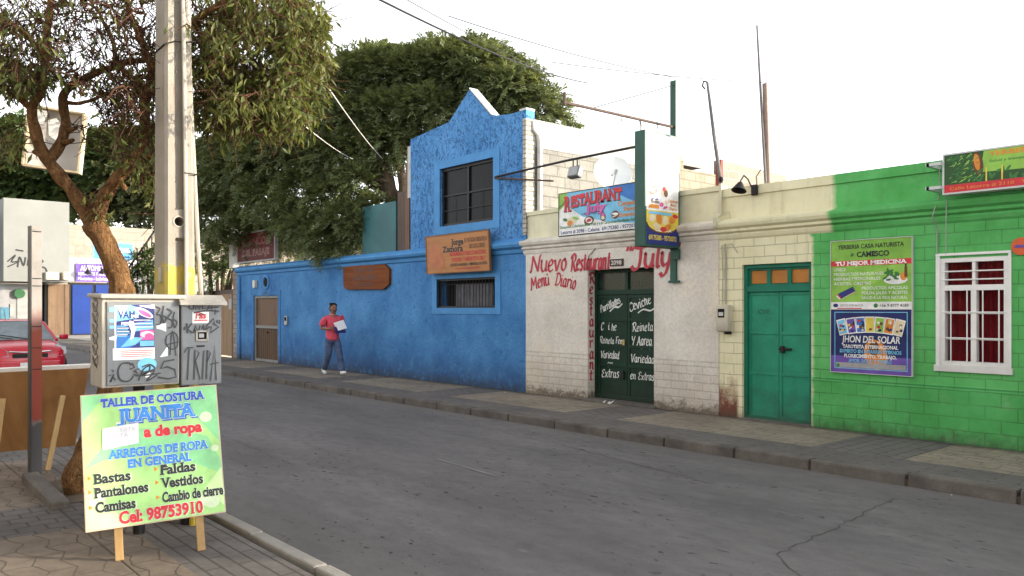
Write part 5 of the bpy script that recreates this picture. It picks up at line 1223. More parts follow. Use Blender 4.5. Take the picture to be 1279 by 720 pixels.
# plywood board seen from behind
TR_, BR_, TL_, BL_ = at(112, 460, 8.2), at(94, 557, 8.42), at(-30, 467, 8.0), at(-45, 569, 8.22)
fr = Fr(BR_, BL_-BR_, (TR_-BR_)); V0 = fr.V-fr.U*fr.V.dot(fr.U)*.2; H = fr.H
t = thing('plywood_sign_board', 'brown plywood back of a sign board propped on wooden struts before the red car', 'sign', (fr.p(.5, 0, 0).x, fr.p(.5, 0, 0).y, .15))
c = (TR_+BR_+TL_+BL_)/4; n = fr.N if fr.N.x > 0 else -fr.N
f = MB(); f.prism([BR_, BL_, TL_, TR_], -n*.015); f.build('panel', wood('plywood', (.185, .088, .03), (.27, .14, .055), 2, 5, .5), t)
f = MB(); f.prism([TR_+Vector((0, 0, .0)), TL_, TL_+(TL_-BL_)*.045, TR_+(TR_-BR_)*.045], -n*.03); f.build('top_rail', M_white, t)
for a, c2 in (((79, 494, 8.15), (60, 586, 8.0)), ((4, 498, 7.95), (-8, 600, 7.85))):
    p, q = at(*a), at(*c2); q.z = .15; f = MB(); f.bar(q, p, .05, .03, 0, Vector((1, 0, 0)), .004); f.build('strut', M_lath, t)
# steel post
def post_mat():
    m, t, b = nodes_of('post_steel'); k = NB(t); p = k.pos(); s = k.sep(p)
    j = k.math('ADD', s[2], k.math('MULTIPLY', k.math('SUBTRACT', k.noise(p, 12, 4), .5), .12))
    c = k.mix(k.ramp(k.noise(p, 6, 5), .3, .7), (.24, .225, .21), (.33, .31, .29))
    c = k.mix(k.math('MULTIPLY', k.ramp(j, .70, .73), k.ramp(j, 1.55, 1.80, 1, 0)), c, (.24, .045, .025))
    c = k.mix(k.ramp(j, .68, .74, 1, 0), c, (.06, .058, .06))
    k.l(c, b.inputs['Base Color']); b.inputs['Roughness'].default_value = .5; b.inputs['Metallic'].default_value = .2; return m
a = at(44, 601, 7.5); X, Y = a.x, a.y; zt_ = at(44, 283, 7.5).z
t = thing('steel_post', 'bare steel channel post with a red oxide band standing before the plywood board', 'post', (X, Y, .15))
f = MB(); f.box(X-.05, X+.05, Y-.05, Y-.035, .14, zt_); f.build('side_plate', pm('post_shade_side', (.045, .042, .04), .6, .2, 5, .1), t); f = MB(); f.box(X+.035, X+.05, Y-.0345, Y+.05, .14, zt_+.0); f.box(X-.05, X+.0345, Y+.038, Y+.05, .14, zt_); f.build('channel', post_mat(), t)  # left plate darker: shade on the side off the sun is painted in
f = MB()
for z in (2.49, 2.05, 1.98, 1.60, 1.40, 1.20): f.box(X+.0502, X+.053, Y-.03, Y+.045, z, z+.008)
f.build('clip', M_bars, t)
# gutted lightbox tied into the tree
TL_, TR_, BR_, BL_ = at(35, 130, 8.35), at(105, 139, 8.5), at(99, 217, 8.5), at(27, 207, 8.35)
fr = Fr(BL_, BR_-BL_, TL_-BL_)
t = thing('gutted_lightbox', 'broken white lightbox sign hanging tied in the branches of the near tree', 'sign', fr.p(fr.W/2, 0, -.1))
W, H = fr.W, fr.H
f = MB(); f.obox(fr.p(W/2, H/2, -.13), fr.U, fr.V, fr.N, W, H, .015, 0); f.build('back_panel', pm('lightbox_white', (.60, .60, .62), .6, .12, 3, 0), t)
f = MB()
for u0, u1, v0, v1 in ((0, .02, 0, H), (W-.02, W, 0, H), (.02, W-.02, 0, .02), (.02, W-.02, H-.02, H)): f.obox(fr.p((u0+u1)/2, (v0+v1)/2, -.06), fr.U, fr.V, fr.N, u1-u0, v1-v0, .14, 0)
f.build('frame', pm('lightbox_rim', (.50, .42, .28), .6), t)
f = MB(); poly(f, fr, [(.03, H*.62), (.16, H*.7), (.2, H*.93), (.05, H*.95)], 0, -.01); poly(f, fr, [(W*.4, H*.55), (W*.62, H*.45), (W*.68, H*.7), (W*.5, H*.85), (W*.36, H*.8)], 0, -.03); poly(f, fr, [(.03, .03), (W*.3, .03), (W*.2, H*.25), (.03, H*.3)], 0, -.02); f.build('torn_cover', pm('torn_white', (.70, .69, .66), .6), t)
f = MB(); f.tube([fr.p(-.02, H*.5, .02), fr.p(W*.3, H*.42, .06), fr.p(W*.6, H*.40, .05), fr.p(W+.03, H*.52, .02)], .005, 6); f.tube([fr.p(.1, H, 0), fr.p(.12, H+.25, .1)], .005, 6); f.build('wire', M_bars, t)

# ================================================================ RED CAR
def car():
    X0, Y0 = -23.3, -6.58
    t = thing('red_car', 'red hatchback parked facing us behind the plywood board', 'car', (X0, Y0, 0))
    M_red = pm('car_red', (.48, .012, .028), .22, .04, 2, 0, spec=.6); M_blk = pm('car_black', (.015, .015, .016), .5, .2, 6, 0)
    M_chr = pm('chrome', (.6, .6, .6), .15, .05, 4, 0, metal=1.)
    def P(x, y, z): return Vector((X0+x, Y0+y, z+.04))
    # x, floor z, belt z, half width
    st = [(-1.85, .45, .80, .62), (-1.80, .30, .98, .76), (-1.5, .22, 1.02, .81), (-.6, .2, .99, .83), (.45, .2, .97, .83), (.80, .2, .955, .825), (1.2, .22, .90, .815), (1.55, .24, .84, .79), (1.78, .26, .76, .72), (1.86, .34, .60, .60)]
    f = MB(); vs = []; fs = []
    for x, zb, zt, h in st:
        half = [(0, zb), (.75*h, zb), (.95*h, zb+.08), (h, zb+.3*(zt-zb)), (1.0*h, zb+.62*(zt-zb)), (.97*h, zb+.85*(zt-zb)), (.88*h, zt-.02), (.72*h, zt+.012), (.35*h, zt+.03), (0, zt+.035)]
        ring = [(y, z) for y, z in half]+[(-y, z) for y, z in reversed(half[1:-1])]
        vs += [P(x, y, z) for y, z in ring]; n = len(ring)
    for i in range(len(st)-1):
        for j in range(n): k2 = (j+1) % n; fs.append((i*n+j, i*n+k2, (i+1)*n+k2, (i+1)*n+j))
    fs += [tuple(range(n)), tuple((len(st)-1)*n+j for j in range(n))]; f.mesh(vs, fs)
    # roof and pillars as one shell
    rs = [(-1.25, 1.36, .56), (-.9, 1.43, .60), (-.3, 1.46, .61), (.05, 1.435, .60), (.16, 1.41, .585)]
    vs = []; fs = []
    for x, z, h in rs: vs += [P(x, -h, z-.05), P(x, -h*.9, z-.005), P(x, -h*.5, z+.015), P(x, 0, z+.02), P(x, h*.5, z+.015), P(x, h*.9, z-.005), P(x, h, z-.05)]
    for i in range(4):
        for j in range(6): fs.append((i*7+j, i*7+j+1, i*7+j+8, i*7+j+7))
    f.mesh(vs, fs)
    for s in (-1, 1):
        for a, c, r in (((.88, .74, .955), (.14, .585, 1.38), .035), ((-.35, .80, .99), (-.35, .61, 1.40), .035), ((-1.6, .74, .99), (-1.2, .57, 1.34), .06), ((.14, .585, 1.385), (-1.2, .57, 1.34), .03)):
            f.tube([P(a[0], s*a[1], a[2]), P(c[0], s*c[1], c[2])], r, 8)
    f.build('body', M_red, t, True, 45)
    def pane(name, a, c, d, e, m=None):
        q = MB(); q.face([P(*a), P(*c), P(*d), P(*e)]); return q.build(name, m or MATS_G, t)
    global MATS_G; MATS_G = glass_dark('car_glass', (.20, .24, .26), .05)  # bright reflections are put into the pale base colour
    q = MB(); n = 10; vs = []
    for i in range(n+1):
        y = -1+2*i/n; vs += [P(.93-.10*y*y, y*.73, .965+.02*(1-y*y)), P(.52-.08*y*y, y*.665, 1.20), P(.17-.06*y*y, y*.57, 1.405+.012*(1-y*y))]
    q.mesh(vs, [(3*i+k2, 3*i+3+k2, 3*i+4+k2, 3*i+1+k2) for i in range(n) for k2 in (0, 1)]); q.build('windscreen', MATS_G, t, True)
    for s in (-1, 1):
        pane('side_window', (.80, s*.755, .975), (-.33, s*.80, 1.0), (-.33, s*.615, 1.38), (.10, s*.60, 1.37)); pane('side_window', (-.37, s*.80, 1.0), (-1.5, s*.755, 1.0), (-1.2, s*.59, 1.33), (-.37, s*.615, 1.38))
        q = MB(); q.obox(P(.72, s*.93, 1.03), Vector((.9, s*.3, 0)).normalized(), Vector((-s*.3, .9, 0)).normalized(), Vector((0, 0, 1)), .12, .19, .13, 0, .04); mo = q.build('mirror', M_red, t, True, 60)
        q = MB(); q.obox(P(.66, s*.93, 1.03), Vector((.9, s*.3, 0)).normalized(), Vector((-s*.3, .9, 0)).normalized(), Vector((0, 0, 1)), .02, .15, .10, 0); q.build('mirror_glass', MATS_G, mo)
        q = MB(); vs = [P(1.50, s*.80, .80), P(1.50, s*.60, .865), P(1.83, s*.44, .74), P(1.845, s*.42, .62), P(1.80, s*.66, .60), P(1.66, s*.785, .66)]
        q.face(vs); q.prism([v+Vector((.02, s*.01, .012)) for v in vs], (-.06, -s*.02, -.03)); hl = q.build('headlight', glass_dark('lamp_glass', (.5, .52, .54), .08), t)
        q = MB(); q.ball(P(1.745, s*.60, .70), .05, .07, .06, 12); q.build('reflector', M_chr, hl)
        for x in (1.2, -1.2):
            q = MB(); q.lathe(P(x, s*.70, .30), (0, s, 0), [(0, .18), (0, .27), (.03, .30), (.12, .30), (.15, .27), (.15, .18), (.1, .17)], 28); wh = q.build('wheel', M_blk, t, True, 40)
            q = MB(); q.lathe(P(x, s*.70, .30), (0, s, 0), [(.08, .0), (.12, .03), (.10, .08), (.11, .165), (.14, .185), (.14, .178), (.05, .17)], 20); q.build('rim', M_chr, wh, True, 40)
    q = MB(); q.obox(P(1.875, 0, .64), Vector((1, 0, 0)), Vector((0, 1, 0)), Vector((0, 0, 1)), .03, .72, .09, 0, .01); gr = q.build('grille', M_blk, t)
    q = MB(); q.tube([P(1.80, -.42, .735), P(1.87, -.2, .72), P(1.885, 0, .715), P(1.87, .2, .72), P(1.80, .42, .735)], .016, 8); q.build('trim', M_chr, gr)
    q = MB(); q.obox(P(1.87, 0, .42), Vector((1, 0, 0)), Vector((0, 1, 0)), Vector((0, 0, 1)), .08, 1.25, .2, 0, .04); q.build('bumper', M_red, t)
    q = MB(); q.obox(P(1.915, 0, .42), Vector((1, 0, 0)), Vector((0, 1, 0)), Vector((0, 0, 1)), .01, .42, .12, 0); q.build('number_plate', I_white, t)
    q = MB(); q.tube([P(-.1, -.2, 1.46), P(-.35, -.2, 1.72)], .006, 5); q.build('antenna', M_blk, t)
    q = MB(); q.tube([P(.95, .1, 1.0), P(.72, -.45, 1.1)], .01, 5); q.tube([P(.95, -.2, 1.0), P(.78, -.66, 1.07)], .01, 5); q.build('wiper', M_blk, t)
    q = MB(); q.box(X0-1.2, X0+.4, Y0-.6, Y0+.6, .5, .93); q.box(X0-.2, X0, Y0-.55, Y0-.1, .9, 1.25, 0, .06); q.box(X0-.2, X0, Y0+.1, Y0+.55, .9, 1.25, 0, .06); q.build('seat', M_blk, t)
car()
# ================================================================ FAR END OF THE STREET
FX = -55.0
M_grey = pm('render_grey', (.22, .22, .21), .8, .12, .6, .2, 8); M_pale = pm('render_pale', (.20, .205, .19), .8, .1, .4, .2, 8)
def rectX(mb, px0, px1, py0, py1, X, th, m=0):
    a, c = onX(px0, py0, X), onX(px1, py1, X); mb.box(X-th, X, a.y, c.y, min(a.z, c.z), max(a.z, c.z), m)
far = thing('corner_shop', 'far pale corner building with blue metal doors and a big blank upper wall', 'building', (FX-2, 2, 0))
f = MB(); rectX(f, 5, 87, 247, 353, FX+1.6, 3.5); f.build('upper_wall', M_pale, far)
f = MB(); rectX(f, -60, 60, 353, 424, FX, 4); rectX(f, -60, 4, 262, 353, FX-.5, 3); f.build('wall', M_grey, far)
f = MB(); rectX(f, 86.5, 176, 322, 353, FX+.4, .5); f.build('fascia', pm('fascia_lilac', (.44, .43, .47), .7, .12, .6, .1, 8), far)
M_fdoor = pm('blue_door', (.004, .028, .17), .5, .15, 1, .05, 10)
f = MB(); rectX(f, 60.5, 87, 355, 420, FX+.6, .4); f.build('gate', wood('far_wood', (.11, .066, .036), (.17, .108, .062), 2, 4, .7, .9, .3, 1), far)
f = MB(); rectX(f, 87.2, 136, 353, 420, FX+.3, .4); f.build('door_frame', M_bars, far)
for a, c in ((91, 116), (120, 136)):
    f = MB(); rectX(f, a, c, 356, 417, FX+.36, .1); f.build('door', M_fdoor, far)
f = MB(); rectX(f, 136.5, 270, 345, 420, FX, .4); f.build('wall', M_grey, far)
f = MB(); rectX(f, 22, 38, 362, 412, FX+.04, .1, 1); rectX(f, 39, 52, 372, 412, FX+.06, .1, 2); rectX(f, 0, 12, 358, 408, FX+.05, .1, 0); rectX(f, 1, 12, 384, 400, FX+.1, .1, 3); rectX(f, 13, 19, 380, 396, FX+.1, .1, 4); rectX(f, 53, 56, 356, 412, FX+.05, .1, 2)
q = onX(25, 367, FX+.2); f.lathe(q, (1, 0, 0), [(0, .28), (.04, .28), (.04, 0)], 16, 5); f.build('shopfront', [pm('shutter_pale', (.22, .22, .22), .6), pm('shutter_dull', (.27, .27, .26), .6), M_dark, ink((.06, .16, .22)), pm('shutter_dull', (.27, .27, .26), .6), ink((.02, .09, .03))], far)
for n_, (px0, px1, py) in enumerate(((54, 74, 345), (76, 87, 345))):
    a = onX((px0+px1)/2, py, FX+1.6); t = thing('wall_lamp', ('wide floodlight under the blank far wall, above the grey shopfront', 'narrow floodlight under the blank far wall, above the brown gate')[n_], 'lamp', a)
    f = MB(); f.box(a.x, a.x+.5, a.y-(px1-px0)*.017, a.y+(px1-px0)*.017, a.z-.24, a.z+.22, 0, .05); f.build('housing', pm('lamp_cream', (.55, .50, .40), .6), t)
    f = MB(); f.box(a.x+.502, a.x+.52, a.y-(px1-px0)*.012, a.y+(px1-px0)*.012, a.z-.14, a.z+.14); f.build('glass', ink((.62, .55, .42)), t)
f = MB(); fr = Fr(onX(7, 338, FX+1.603), (0, 2.2, .0), (0, 0, 1.4))
for pts in ([(.1, .5), (.5, .9), (.3, .5), (.7, .55), (.1, .2)], [(.6, .2), (.7, .8), (.9, .3), (1.0, .8)], [(1.1, .3), (1.2, .8), (1.4, .3), (1.4, .8)], [(1.5, .7), (1.9, .6), (1.6, .3), (2.0, .2), (2.15, -.3)], [(.5, 1.2), (.9, 1.15)], [(1.1, 1.1), (1.4, 1.2), (1.2, 1.0)]): stroke(f, fr, pts, .06, .11, 0, .004)
f.build('graffiti', I_black, far)
# purple and blue signs
a, c = onX(95, 352, FX+.45), onX(150, 331, FX+.45); fr = Fr((FX+.5, a.y, a.z), (0, c.y-a.y, 0), (0, 0, c.z-a.z))
t = board('automotive_sign', 'long purple sign with white lettering over the far blue doors', 'sign', fr, .05, None, I_purple)
f = MB(); text(f, fr, 'AUTOMOTRIZ C', fr.W*.1, fr.H*.62, fr.H*.27, 0, fr.W*.85, .02); text(f, fr, 'REPUESTOS Y ACCESORIOS', fr.W*.05, fr.H*.36, fr.H*.16, 0, fr.W*.9, .01); text(f, fr, 'Mecanica - Lubricantes', fr.W*.05, fr.H*.1, fr.H*.16, 0, fr.W*.8, .01); f.build_lines('lettering', I_white, t)
a, c = onX(118, 328, FX+.2), onX(165, 306, FX+.2); fr = Fr((FX+.25, a.y, a.z), (0, c.y-a.y, 0), (0, 0, c.z-a.z))
t = board('blue_sign', 'light blue sign standing above the purple sign behind the near tree trunk', 'sign', fr, .1, None, ink((.07, .25, .52)), .08, I_sky)
f = MB(); text(f, fr, 'ELECTRICIDAD', fr.W*.06, fr.H*.55, fr.H*.25, 0, fr.W*.88, .02); text(f, fr, 'TALLER', fr.W*.3, fr.H*.15, fr.H*.22, 0, fr.W*.45, .02); f.build_lines('lettering', I_white, t)
f = MB(); f.box(-60.5, -60, onX(60, 300, -60).y, 14, 0, onX(100, 281, -60).z)
tag(f.build('brick_wall', block_wall('sunlit_brick', (.27, .235, .185), (.33, .295, .24), (.18, .15, .12), 1.1, .55)), 'tall pale brick wall rising behind the far blue doors', 'wall')
t = thing('stair_railing', 'black iron stair railing rising beside the pole behind the near tree', 'railing', onX(185, 400, -40))
f = MB(); a, c = onX(160, 362, -38), onX(196, 310, -38); d = Vector((0, 0, .9))
f.tube([a+d, c+d], .05, 6); f.tube([a+d*.3, c+d*.3], .05, 6); f.build('rail', M_bars, t)
f = MB()
for i in range(7): q = a.lerp(c, i/6); f.tube([q-Vector((0, 0, .2)), q+d], .035, 6)
f.build('baluster', M_bars, t)
for n_, px in enumerate((110, 128)):
    q = onX(px, 336, FX+1.1); t = thing('hanging_lamp', ('small black lamp hanging left over the purple sign', 'small black lamp hanging right over the purple sign')[n_], 'lamp', q)
    f = MB(); f.lathe(q, (0, 0, -1), [(0, .04), (.1, .1), (.3, .2), (.32, .1)], 10); f.build('shade', M_bars, t); f = MB(); f.tube([q, q+Vector((-.5, 0, .35))], .025, 5); f.build('arm', M_bars, t)
# brown gate left of the blue house and the wall above it
t = thing('wooden_gate', 'brown plank gate left of the blue house behind the meter cabinet', 'gate', (-27.4, 0, .15))
f = MB(); f.box(-29.2, -25.98, .02, .1, .2, 2.27); f.build('leaf', wood('gate_wood', (.20, .115, .05), (.32, .20, .095), 2, 12, .6, .17), t)
f = MB(); f.box(-29.2, -25.98, .0, .14, 2.272, 2.40); f.box(-25.98, -25.85, -.01, .16, .15, 2.42); f.build('frame', wood('gate_frame', (.05, .03, .02), (.09, .055, .035)), t)
f = MB(); f.box(-26.3, -26.05, .015, .022, 1.75, 2.1); f.build('notice', I_grey, t)
f = MB(); f.box(-25.848, -25.452, -.015, .2, .12, 3.0)
tag(f.build('stone_pier', block_wall('rough_stone', (.22, .17, .13), (.34, .28, .22), (.1, .08, .06), .3, .16, 'X')), 'narrow rough stone pier between the brown gate and the blue house', 'pier')
f = MB(); f.box(-37.5, -29.25, .03, .25, .12, 2.3); tag(f.build('street_wall', M_grey), 'long grey street wall behind the concrete pole and meter cabinet', 'wall')
f = MB(); f.box(-40, -26.0, 9.0, 9.3, 0, 5.2); tag(f.build('yard_wall', block_wall('yard_brick', (.25, .22, .175), (.31, .28, .23), (.17, .145, .115), .5, .22, 'X')), 'sunlit brick wall in the yard behind the brown gate', 'wall')

# ================================================================ TREES
M_bark = None
def bark(name, a, c, sc_=6):
    m, t, b = nodes_of(name); k = NB(t); p = k.pos()
    n1 = k.noise(k.scale(p, (1, 1, .35)), sc_*2.2, 6, .7, .5)
    cc = k.mix(k.ramp(n1, .3, .68), a, c); cc = k.mix(k.ramp(k.noise(p, 30, 3), .55, .75, 0, .7), cc, tuple(x*.35 for x in a))
    n2 = k.noise(k.scale(p, (1, 1, .5)), sc_*4, 5, .75, .8)
    cc = k.mix(k.ramp(n2, .58, .66, 0, .75), cc, tuple(min(1, x*1.5) for x in c)); cc = k.mix(k.ramp(n2, .42, .34, 0, .8), cc, tuple(x*.45 for x in a))
    n1 = k.math('ADD', n1, k.math('MULTIPLY', n2, .8))
    k.l(cc, b.inputs['Base Color']); b.inputs['Roughness'].default_value = .9; b.inputs['Specular IOR Level'].default_value = .15
    k.bump(k.math('ADD', n1, k.math('MULTIPLY', k.noise(p, 40, 4), .5)), 1., .06, b); return m
M_bark = bark('bark_tan', (.085, .038, .016), (.30, .165, .07)); M_bark2 = bark('bark_dark', (.06, .045, .03), (.12, .09, .06), 3)
class Leaves:
    def __init__(s): s.v = []; s.f = []
    def leaf(s, p, d, side, L, wd, fold=.25):
        n = d.cross(side).normalized(); i = len(s.v)
        m = p+d*(L*.5)
        s.v += [p, m+side*wd+n*(wd*fold), p+d*L-n*(L*.08), m-side*wd+n*(wd*fold), m]
        s.f += [(i, i+4, i+1), (i+1, i+4, i+2), (i+2, i+4, i+3), (i+3, i+4, i)]
    def quadleaf(s, p, d, side, L, wd):
        i = len(s.v); s.v += [p, p+d*(L*.45)+side*wd, p+d*L, p+d*(L*.45)-side*wd]; s.f.append((i, i+1, i+2, i+3))
    def build(s, name, m, parent):
        me = bpy.data.meshes.new(name); o0 = Vector(parent.location)
        me.from_pydata([v-o0 for v in s.v], [], s.f); me.materials.append(m); me.update()
        o = bpy.data.objects.new(name, me); COL.objects.link(o); o.parent = parent; return o
def rv(s=1.): return Vector((random.gauss(0, s), random.gauss(0, s), random.gauss(0, s)))
def wob(pts, k, amp):
    """resample a limb and make it knotty"""
    P = smooth_line([tuple(p) for p in pts], k); out = []
    for i, p in enumerate(P):
        p = Vector(p); out.append(p+Vector(noise.noise_vector(p*3.1))*amp+Vector(noise.noise_vector(p*9))*amp*.4)
    return out
# ---- the near street tree
nt_ = thing('street_tree', 'leaning street tree with peeling tan bark and hanging olive leaves beside the concrete pole', 'tree', (-7.98, -8.61, .15))
T0 = 7.15
trunk = MB(); nodes = []; rad = []
def limb(pts, r0, r1, k=6, amp=.02, n=10):
    P = wob(pts, k, amp); m = len(P)
    R_ = [(r0+(r1-r0)*(i/(m-1))**.8)*(1+.22*noise.noise(P[i]*9)) for i in range(m)]
    trunk.tube(P, R_, n)
    for p, r_ in zip(P, R_): nodes.append(p); rad.append(r_)
limb([Vector((-7.80, -8.60, .10)), Vector((-7.79, -8.6, .3)), at(116, 545, 7.16), at(152, 430, 7.15), at(153, 365, 7.15), at(138, 315, 7.12), at(118, 278, 7.1)], .115, .10, 7, .02, 14)
limb([at(120, 285, 7.1), at(97, 248, 7.08), at(76, 222, 7.05), at(58, 198, 7.0), at(44, 165, 6.95), at(40, 138, 6.9), at(52, 110, 6.85), at(58, 70, 6.8), at(62, 20, 6.8), at(72, -60, 6.9)], .072, .022)
limb([at(62, 200, 7.0), at(76, 180, 7.1), at(84, 155, 7.2), at(79, 125, 7.25), at(92, 108, 7.3), at(130, 88, 7.4), at(165, 78, 7.5), at(195, 72, 7.5), at(240, 55, 7.4), at(300, 40, 7.3), at(345, 30, 7.2)], .052, .014)
limb([at(118, 282, 7.1), at(130, 250, 7.05), at(148, 222, 6.98), at(172, 200, 6.92), at(181, 165, 6.9), at(183, 125, 6.9), at(190, 90, 6.9), at(178, 50, 6.95), at(160, 10, 7.0), at(150, -60, 7.1)], .068, .022)
limb([at(183, 130, 6.9), at(170, 105, 7.0), at(150, 80, 7.1), at(140, 50, 7.2), at(120, 10, 7.2)], .04, .012)
limb([at(188, 115, 6.9), at(215, 85, 7.1), at(250, 78, 7.3), at(290, 85, 7.4), at(330, 100, 7.3), at(370, 118, 7.2)], .045, .010)
limb([at(181, 165, 6.9), at(215, 150, 7.2), at(255, 130, 7.3), at(300, 150, 7.4), at(330, 170, 7.3)], .035, .008)
limb([at(190, 90, 6.9), at(225, 40, 6.7), at(270, 10, 6.6), at(320, -20, 6.5), at(370, 10, 6.6)], .045, .012)
limb([at(40, 138, 6.9), at(20, 120, 6.8), at(5, 110, 6.7), at(-25, 85, 6.6)], .035, .012)
limb([at(58, 70, 6.8), at(30, 40, 6.7), at(5, 20, 6.6)], .03, .01)
limb([at(79, 128, 7.25), at(100, 130, 7.2), at(135, 118, 7.1), at(165, 112, 7.0)], .022, .008)
for (a, c) in (((92, 108, 7.3), (97, 92, 7.2)), ((82, 165, 7.2), (96, 160, 7.1)), ((148, 222, 6.98), (158, 236, 6.9)), ((172, 200, 6.92), (190, 196, 6.85)), ((60, 200, 7.0), (42, 190, 6.9)), ((78, 180, 7.1), (92, 175, 7.0))): limb([at(*a), at(*c)], .03, .018, 3, .01, 7)
regions = [  # px, py, rx, ry, depth, spread, twigs, leaves per twig
    (325, 72, 75, 85, 7.2, .8, 330, 17), (275, 132, 45, 42, 7.2, .7, 120, 13), (380, 60, 32, 65, 7.1, .5, 100, 20), (360, 128, 46, 38, 7.0, .5, 100, 17), (262, 30, 50, 60, 7.0, .7, 120, 5),
    (130, 50, 90, 75, 7.1, .9, 330, 1.6), (175, 135, 45, 45, 7.2, .8, 140, 1.5), (120, 150, 20, 40, 7.5, .4, 22, 1), (25, 60, 45, 60, 6.9, .7, 120, 4), (18, 95, 28, 22, 6.8, .4, 30, 14), (42, 92, 26, 18, 6.8, .2, 12, 8),
    (165, 185, 28, 30, 7.0, .5, 30, 6), (190, 240, 15, 30, 7.1, .3, 14, 8), (125, 265, 12, 14, 7.0, .1, 5, 6), (15, 180, 18, 30, 7.1, .4, 14, 8), (200, -70, 230, 60, 7.2, 1.0, 150, 14), (60, -60, 90, 60, 7.0, 1., 60, 14)]
import numpy as np
tw = MB(); lv = Leaves(); att = []
for (cx_, cy_, rx, ry, t, sp, cnt, ln) in regions:
    for i in range(cnt):
        a = random.random()*2*math.pi; q = math.sqrt(random.random())
        att.append((at(cx_+rx*q*math.cos(a), cy_+ry*q*math.sin(a), t+random.gauss(0, sp*.6)), ln))
NA = np.array([tuple(n) for n in nodes]); NR = list(rad); ok = NA[:, 2] > 2.9
base_nodes = [n for n, o in zip(nodes, ok) if o]; NA = NA[ok]
att = [(float(np.min(((NA-np.array(p))**2).sum(1))), p, l) for p, l in att]; att.sort(key=lambda z: z[0])
for _, p, ln in att:
    d2 = ((NA-np.array(p))**2).sum(1); j = int(np.argmin(d2)); s = Vector(NA[j]); D = p-s; L = D.length
    if L < .03: continue
    nseg = max(3, min(7, int(L/.10)+2)); pts = [s]
    up = Vector((0, 0, .22*L)); kn = rv(.06*L+.01); k2 = rv(.05*L+.01)
    for i in range(1, nseg+1):
        q = i/nseg; pts.append(s.lerp(p, q)+up*(4*q*(1-q))*.5+kn*math.sin(q*3.1)+k2*math.sin(q*6.2)+rv(.012))
    r0 = .0065+.006*min(1, L); tw.tube(pts, [r0*(1-.65*i/nseg) for i in range(nseg+1)], 5, 0, False)
    NA = np.vstack([NA]+[np.array([tuple(pp)]) for pp in pts[1:]])
    for i in range(2):
        e = pts[random.randint(1, nseg)]; dd = rv().normalized(); tw.tube([e, e+dd*.12+rv(.02), e+dd*.26+rv(.04)+Vector((0, 0, -.03))], [.0045, .0035, .002], 4, 0, False)
    for i in range(int(ln)+(random.random() < ln % 1)):
        q = random.uniform(.45, 1.0); e = pts[min(nseg, int(q*nseg))]+rv(.055)
        d = Vector((random.gauss(0, .62), random.gauss(0, .62), -.8)).normalized(); sd_ = d.cross(rv()).normalized()
        lv.leaf(e, d, sd_, random.uniform(.06, .12), random.uniform(.010, .016))
trunk.build('trunk', M_bark, nt_, True); tw.build('twigs', bark('twig_brown', (.075, .036, .022), (.15, .075, .045), 8), nt_, True)
lv.build('crown', leaf_mat('leaf_olive', (.055, .078, .018), (.16, .17, .045), .38), nt_)
print('near leaves', len(lv.f))

# ---- feathery trees made of drooping sprays on many small lobes
def spray(lv, p, d, L, n, ll, wd):
    d = d.normalized(); side = d.cross(Vector((0, 0, 1)))
    side = side.normalized() if side.length > .1 else Vector((1, 0, 0))
    side = (side+rv(.35)).normalized()
    for i in range(n):
        q = (i+.5)/n; c = p+d*(L*q)-Vector((0, 0, 1))*(L*.35*q*q)
        dd = (d-Vector((0, 0, 1))*(.7*q)).normalized()
        for sgn in (-1, 1):
            e = (dd*.55+side*sgn*.8+Vector((0, 0, -.10))+rv(.18)).normalized()
            nn = e.cross(dd).normalized(); lv.quadleaf(c, e, e.cross(nn).normalized(), ll*random.uniform(.7, 1.2), wd)
def feathery(t, lobes, m, n_per, L, nl, ll, wd, inner=.25, name='crown'):
    lv = Leaves()
    for (c, r, dens) in lobes:
        k = int(n_per*dens*(r/.8)**2)
        for i in range(k):
            d = rv().normalized()
            if d.z < -.35 and random.random() < .55: d.z = -d.z
            q = (inner+(1-inner)*random.random()**.6)
            lump = 1+.30*noise.noise((c+d*r)*1.7)
            p = c+Vector((d.x*r, d.y*r, d.z*r*.72))*q*lump
            spray(lv, p, (d+Vector((0, 0, .15))+rv(.3)), L*random.uniform(.7, 1.25), nl, ll, wd)
    o = lv.build(name, m, t); print(t.name, name, len(lv.f)); return o
bt = thing('feathery_tree', 'large feathery green tree overhanging the blue house terrace and gable', 'tree', (-16.6, 2.2, .15))
lob = []
def L_(px, py, t, r, d=1.): lob.append((at(px, py, t), r, d))
